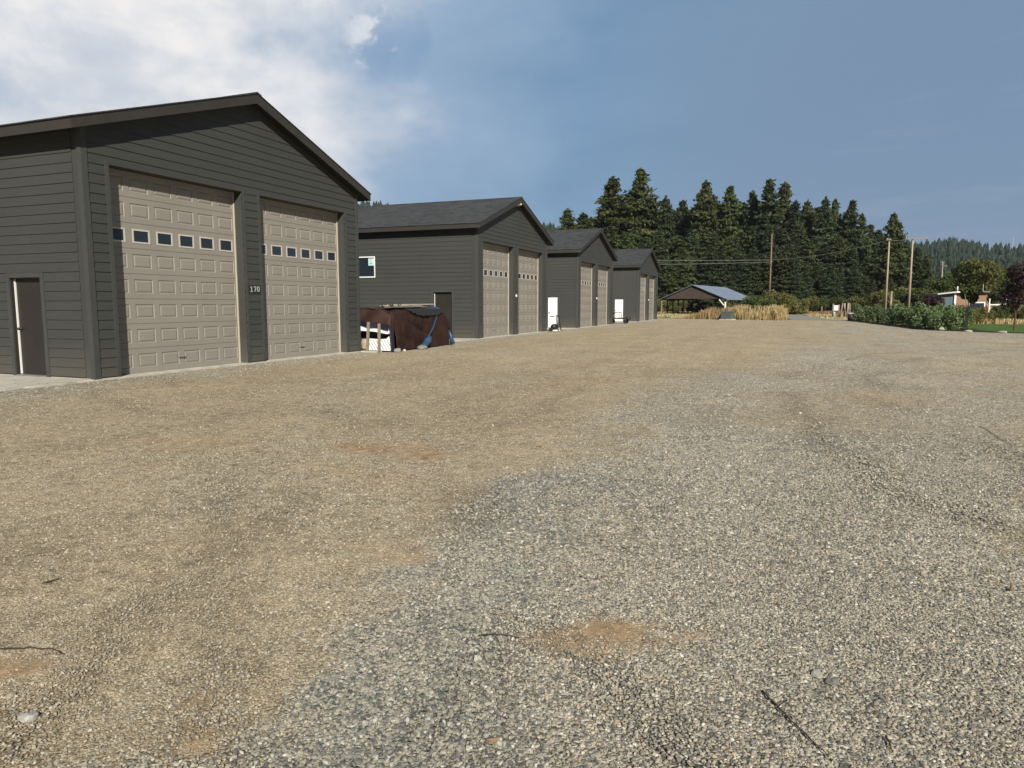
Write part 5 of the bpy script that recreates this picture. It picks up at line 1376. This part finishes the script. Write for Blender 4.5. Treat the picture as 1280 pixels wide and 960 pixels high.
def oframe():
    x, y = gxy(1229, 66)
    root = empty('sloping_frame', (x, y, 0), 'orange sloping frame with a white mast right of the small cabin', 'frame', rz=-YAW)
    om = mat('orange_paint', (.50, .12, .045), .55, .15, 3)
    s = MB(); s.hexa([(.0, 0, .0), (.9, 0, 0), (.9, .8, 0), (0, .8, 0)], [(-.05, 0, 1.75), (.10, 0, 1.65), (.10, .8, 1.65), (-.05, .8, 1.75)]); s.build('tower', om, root)
    a = MB(); a.bar((.05, -.05, 1.75), (1.45, -.05, .15), .16, .10); a.build('slide', mat('pale_orange', (.55, .30, .15), .5, .1, 3), root)
    m_ = MB(); m_.tube([(-.12, 0, 0), (-.12, 0, 3.4)], .03, 8); m_.build('mast', M['palebark'], root, smooth=True)
    c_ = MB(); c_.tube([(-.1, 0, 2.3), (.7, 0, 1.3), (1.5, 0, .35)], .03, 6); c_.build('rope', M['board'], root)
    n_ = MB(); n_.tube([(1.2, .2, .06), (1.2, .2, .22)], [.28, .22], 10); n_.build('sand_bucket', mat('pale_tan', (.55, .45, .32), .8, .1, 3), root, smooth=True)
oframe()

# ------------------------------------------------------------------ hill and its forest
hp_px = [-500, -100, 5, 300, 440, 470, 500, 560, 690, 730, 900, 1100, 1150, 1180, 1210, 1240, 1280, 1400, 1700]
hp_py = [256, 260, 264, 268, 272, 275, 283, 290, 300, 305, 314, 320, 322, 321, 325, 328, 333, 342, 358]
HD = 760.0
hm_v = []; hm_f = []
NPX, ND = 150, 26
pxs = np.linspace(-500, 1700, NPX)
for a in range(NPX):
    pyr = float(np.interp(pxs[a], hp_px, hp_py))
    for k in range(ND):
        d = 330+k/(ND-1)*640.0
        Hh = float(at(pxs[a], pyr, HD)[2])
        f = (d-330)/(HD-330); prof = math.sin(min(f, 1)*pi/2)**1.35 if f < 1 else 1-.15*(f-1)
        p = at(pxs[a], 381, d)
        z = Hh*prof+ (float(fbm(np.array([p[0]*.012]), np.array([p[1]*.012]), 71)[0])-.5)*14*min(f, 1)
        hm_v.append((p[0], p[1], max(z, -2 if k == 0 else .0)-(2 if k == 0 else 0)))
for a in range(NPX-1):
    for k in range(ND-1):
        i = a*ND+k; hm_f.append((i, i+ND, i+ND+1, i+1))
hill = mesh_np('hill', hm_v, hm_f, mat('hill_ground', (.075, .085, .04), .95, .3, .01, 0, 1, col2=(.15, .13, .07), coord='Object', spec=.1), smooth=True)
tag(hill, 'long forested hill behind the yard, falling to the right', kind='structure')
hv = np.array(hm_v).reshape(NPX, ND, 3)
def hill_forest(lo_px, hi_px, n_, name, label, seed):
    rng = np.random.default_rng(seed)
    a = np.interp(rng.uniform(lo_px, hi_px, n_), pxs, np.arange(NPX)); k = rng.uniform(1, ND-6, n_)
    clear = fbm(a*.5, k*.55, 91, 3)
    keep = clear < .66; a, k = a[keep], k[keep]
    ai, ki = a.astype(int), k.astype(int); fa, fk = (a-ai)[:, None], (k-ki)[:, None]
    ai = np.minimum(ai, NPX-2)
    P0 = (hv[ai, ki]*(1-fa)+hv[ai+1, ki]*fa)*(1-fk)+(hv[ai, ki+1]*(1-fa)+hv[ai+1, ki+1]*fa)*fk
    m_ = len(P0); H_ = 4+13*rng.random(m_)**1.6*rng.uniform(.8, 1.1, m_); Rr = H_*rng.uniform(.17, .34, m_)
    V = []; F_ = []; off = 0; tiers = 6; seg = 6
    for t_ in range(tiers):
        z0 = t_/tiers*.92+.04; z1 = min(1.0, z0+.30); rr_ = (1-z0)**.8
        ang = rng.random((m_, 1))*6.28+np.arange(seg)[None]*(2*pi/seg)
        rad_ = (Rr*rr_)[:, None]*rng.uniform(.6, 1.25, (m_, seg))
        ring = np.stack([P0[:, None, 0]+np.cos(ang)*rad_, P0[:, None, 1]+np.sin(ang)*rad_, P0[:, None, 2]+(H_*z0)[:, None]+rng.uniform(-.03, .03, (m_, seg))*H_[:, None]], 2)
        tip = np.stack([P0[:, 0]+rng.normal(0, .15, m_), P0[:, 1], P0[:, 2]+H_*z1], 1)[:, None]
        V.append(np.concatenate([ring, tip], 1).reshape(-1, 3))
        b_ = off+np.arange(m_)[:, None, None]*(seg+1); s = np.arange(seg)
        tri = np.stack([s, (s+1) % seg, np.full(seg, seg)], 1)[None]
        F_.append((b_+tri).reshape(-1, 3)); off += m_*(seg+1)
    o = mesh_np(name, np.concatenate(V), np.concatenate(F_), M['hillfir']); tag(o, label, 'forest', kind='stuff')
hill_forest(380, 760, 3200, 'hillside_forest', 'distant forest on the hill above the garage roofs', 5)
hill_forest(1085, 1420, 6500, 'hillside_forest', 'distant forest on the hill at the right', 6)
# mast on the hill
p0 = at(1266, 309, 700); root = empty('lattice_mast', (float(p0[0]), float(p0[1]), float(p0[2])-14), 'thin lattice mast on the distant hill at the right', 'mast')
for sx, sy in ((-1, -1), (1, -1), (1, 1), (-1, 1)):
    p = MB(); p.bar((sx*1.0, sy*1.0, 0), (sx*.25, sy*.25, 24), .28, .28); p.build('leg', M['steel'], root)
for k in range(4):
    z = 6+k*5; q = 1-.031*z; p = MB(); p.bar((-q, -q, z), (q, -q, z+1.5), .2, .2); p.build('brace', M['steel'], root)
# ------------------------------------------------------------------ air
hz = MB(); hz.box((-2400, -900, -6), (2400, 3150, 135)); hz = hz.build('haze', [])
hm_ = bpy.data.materials.new('haze_air'); hm_.use_nodes = True; ht = hm_.node_tree; ht.nodes.clear()
ho = ht.nodes.new('ShaderNodeOutputMaterial'); hv_ = ht.nodes.new('ShaderNodeVolumePrincipled'); hv_.inputs['Color'].default_value = (.80, .88, 1.0, 1); hv_.inputs['Density'].default_value = .00009
hv_.inputs['Anisotropy'].default_value = 0.0
ht.links.new(hv_.outputs[0], ho.inputs['Volume']); hz.data.materials.append(hm_)
tag(hz, 'thin bluish haze over the valley', kind='stuff')
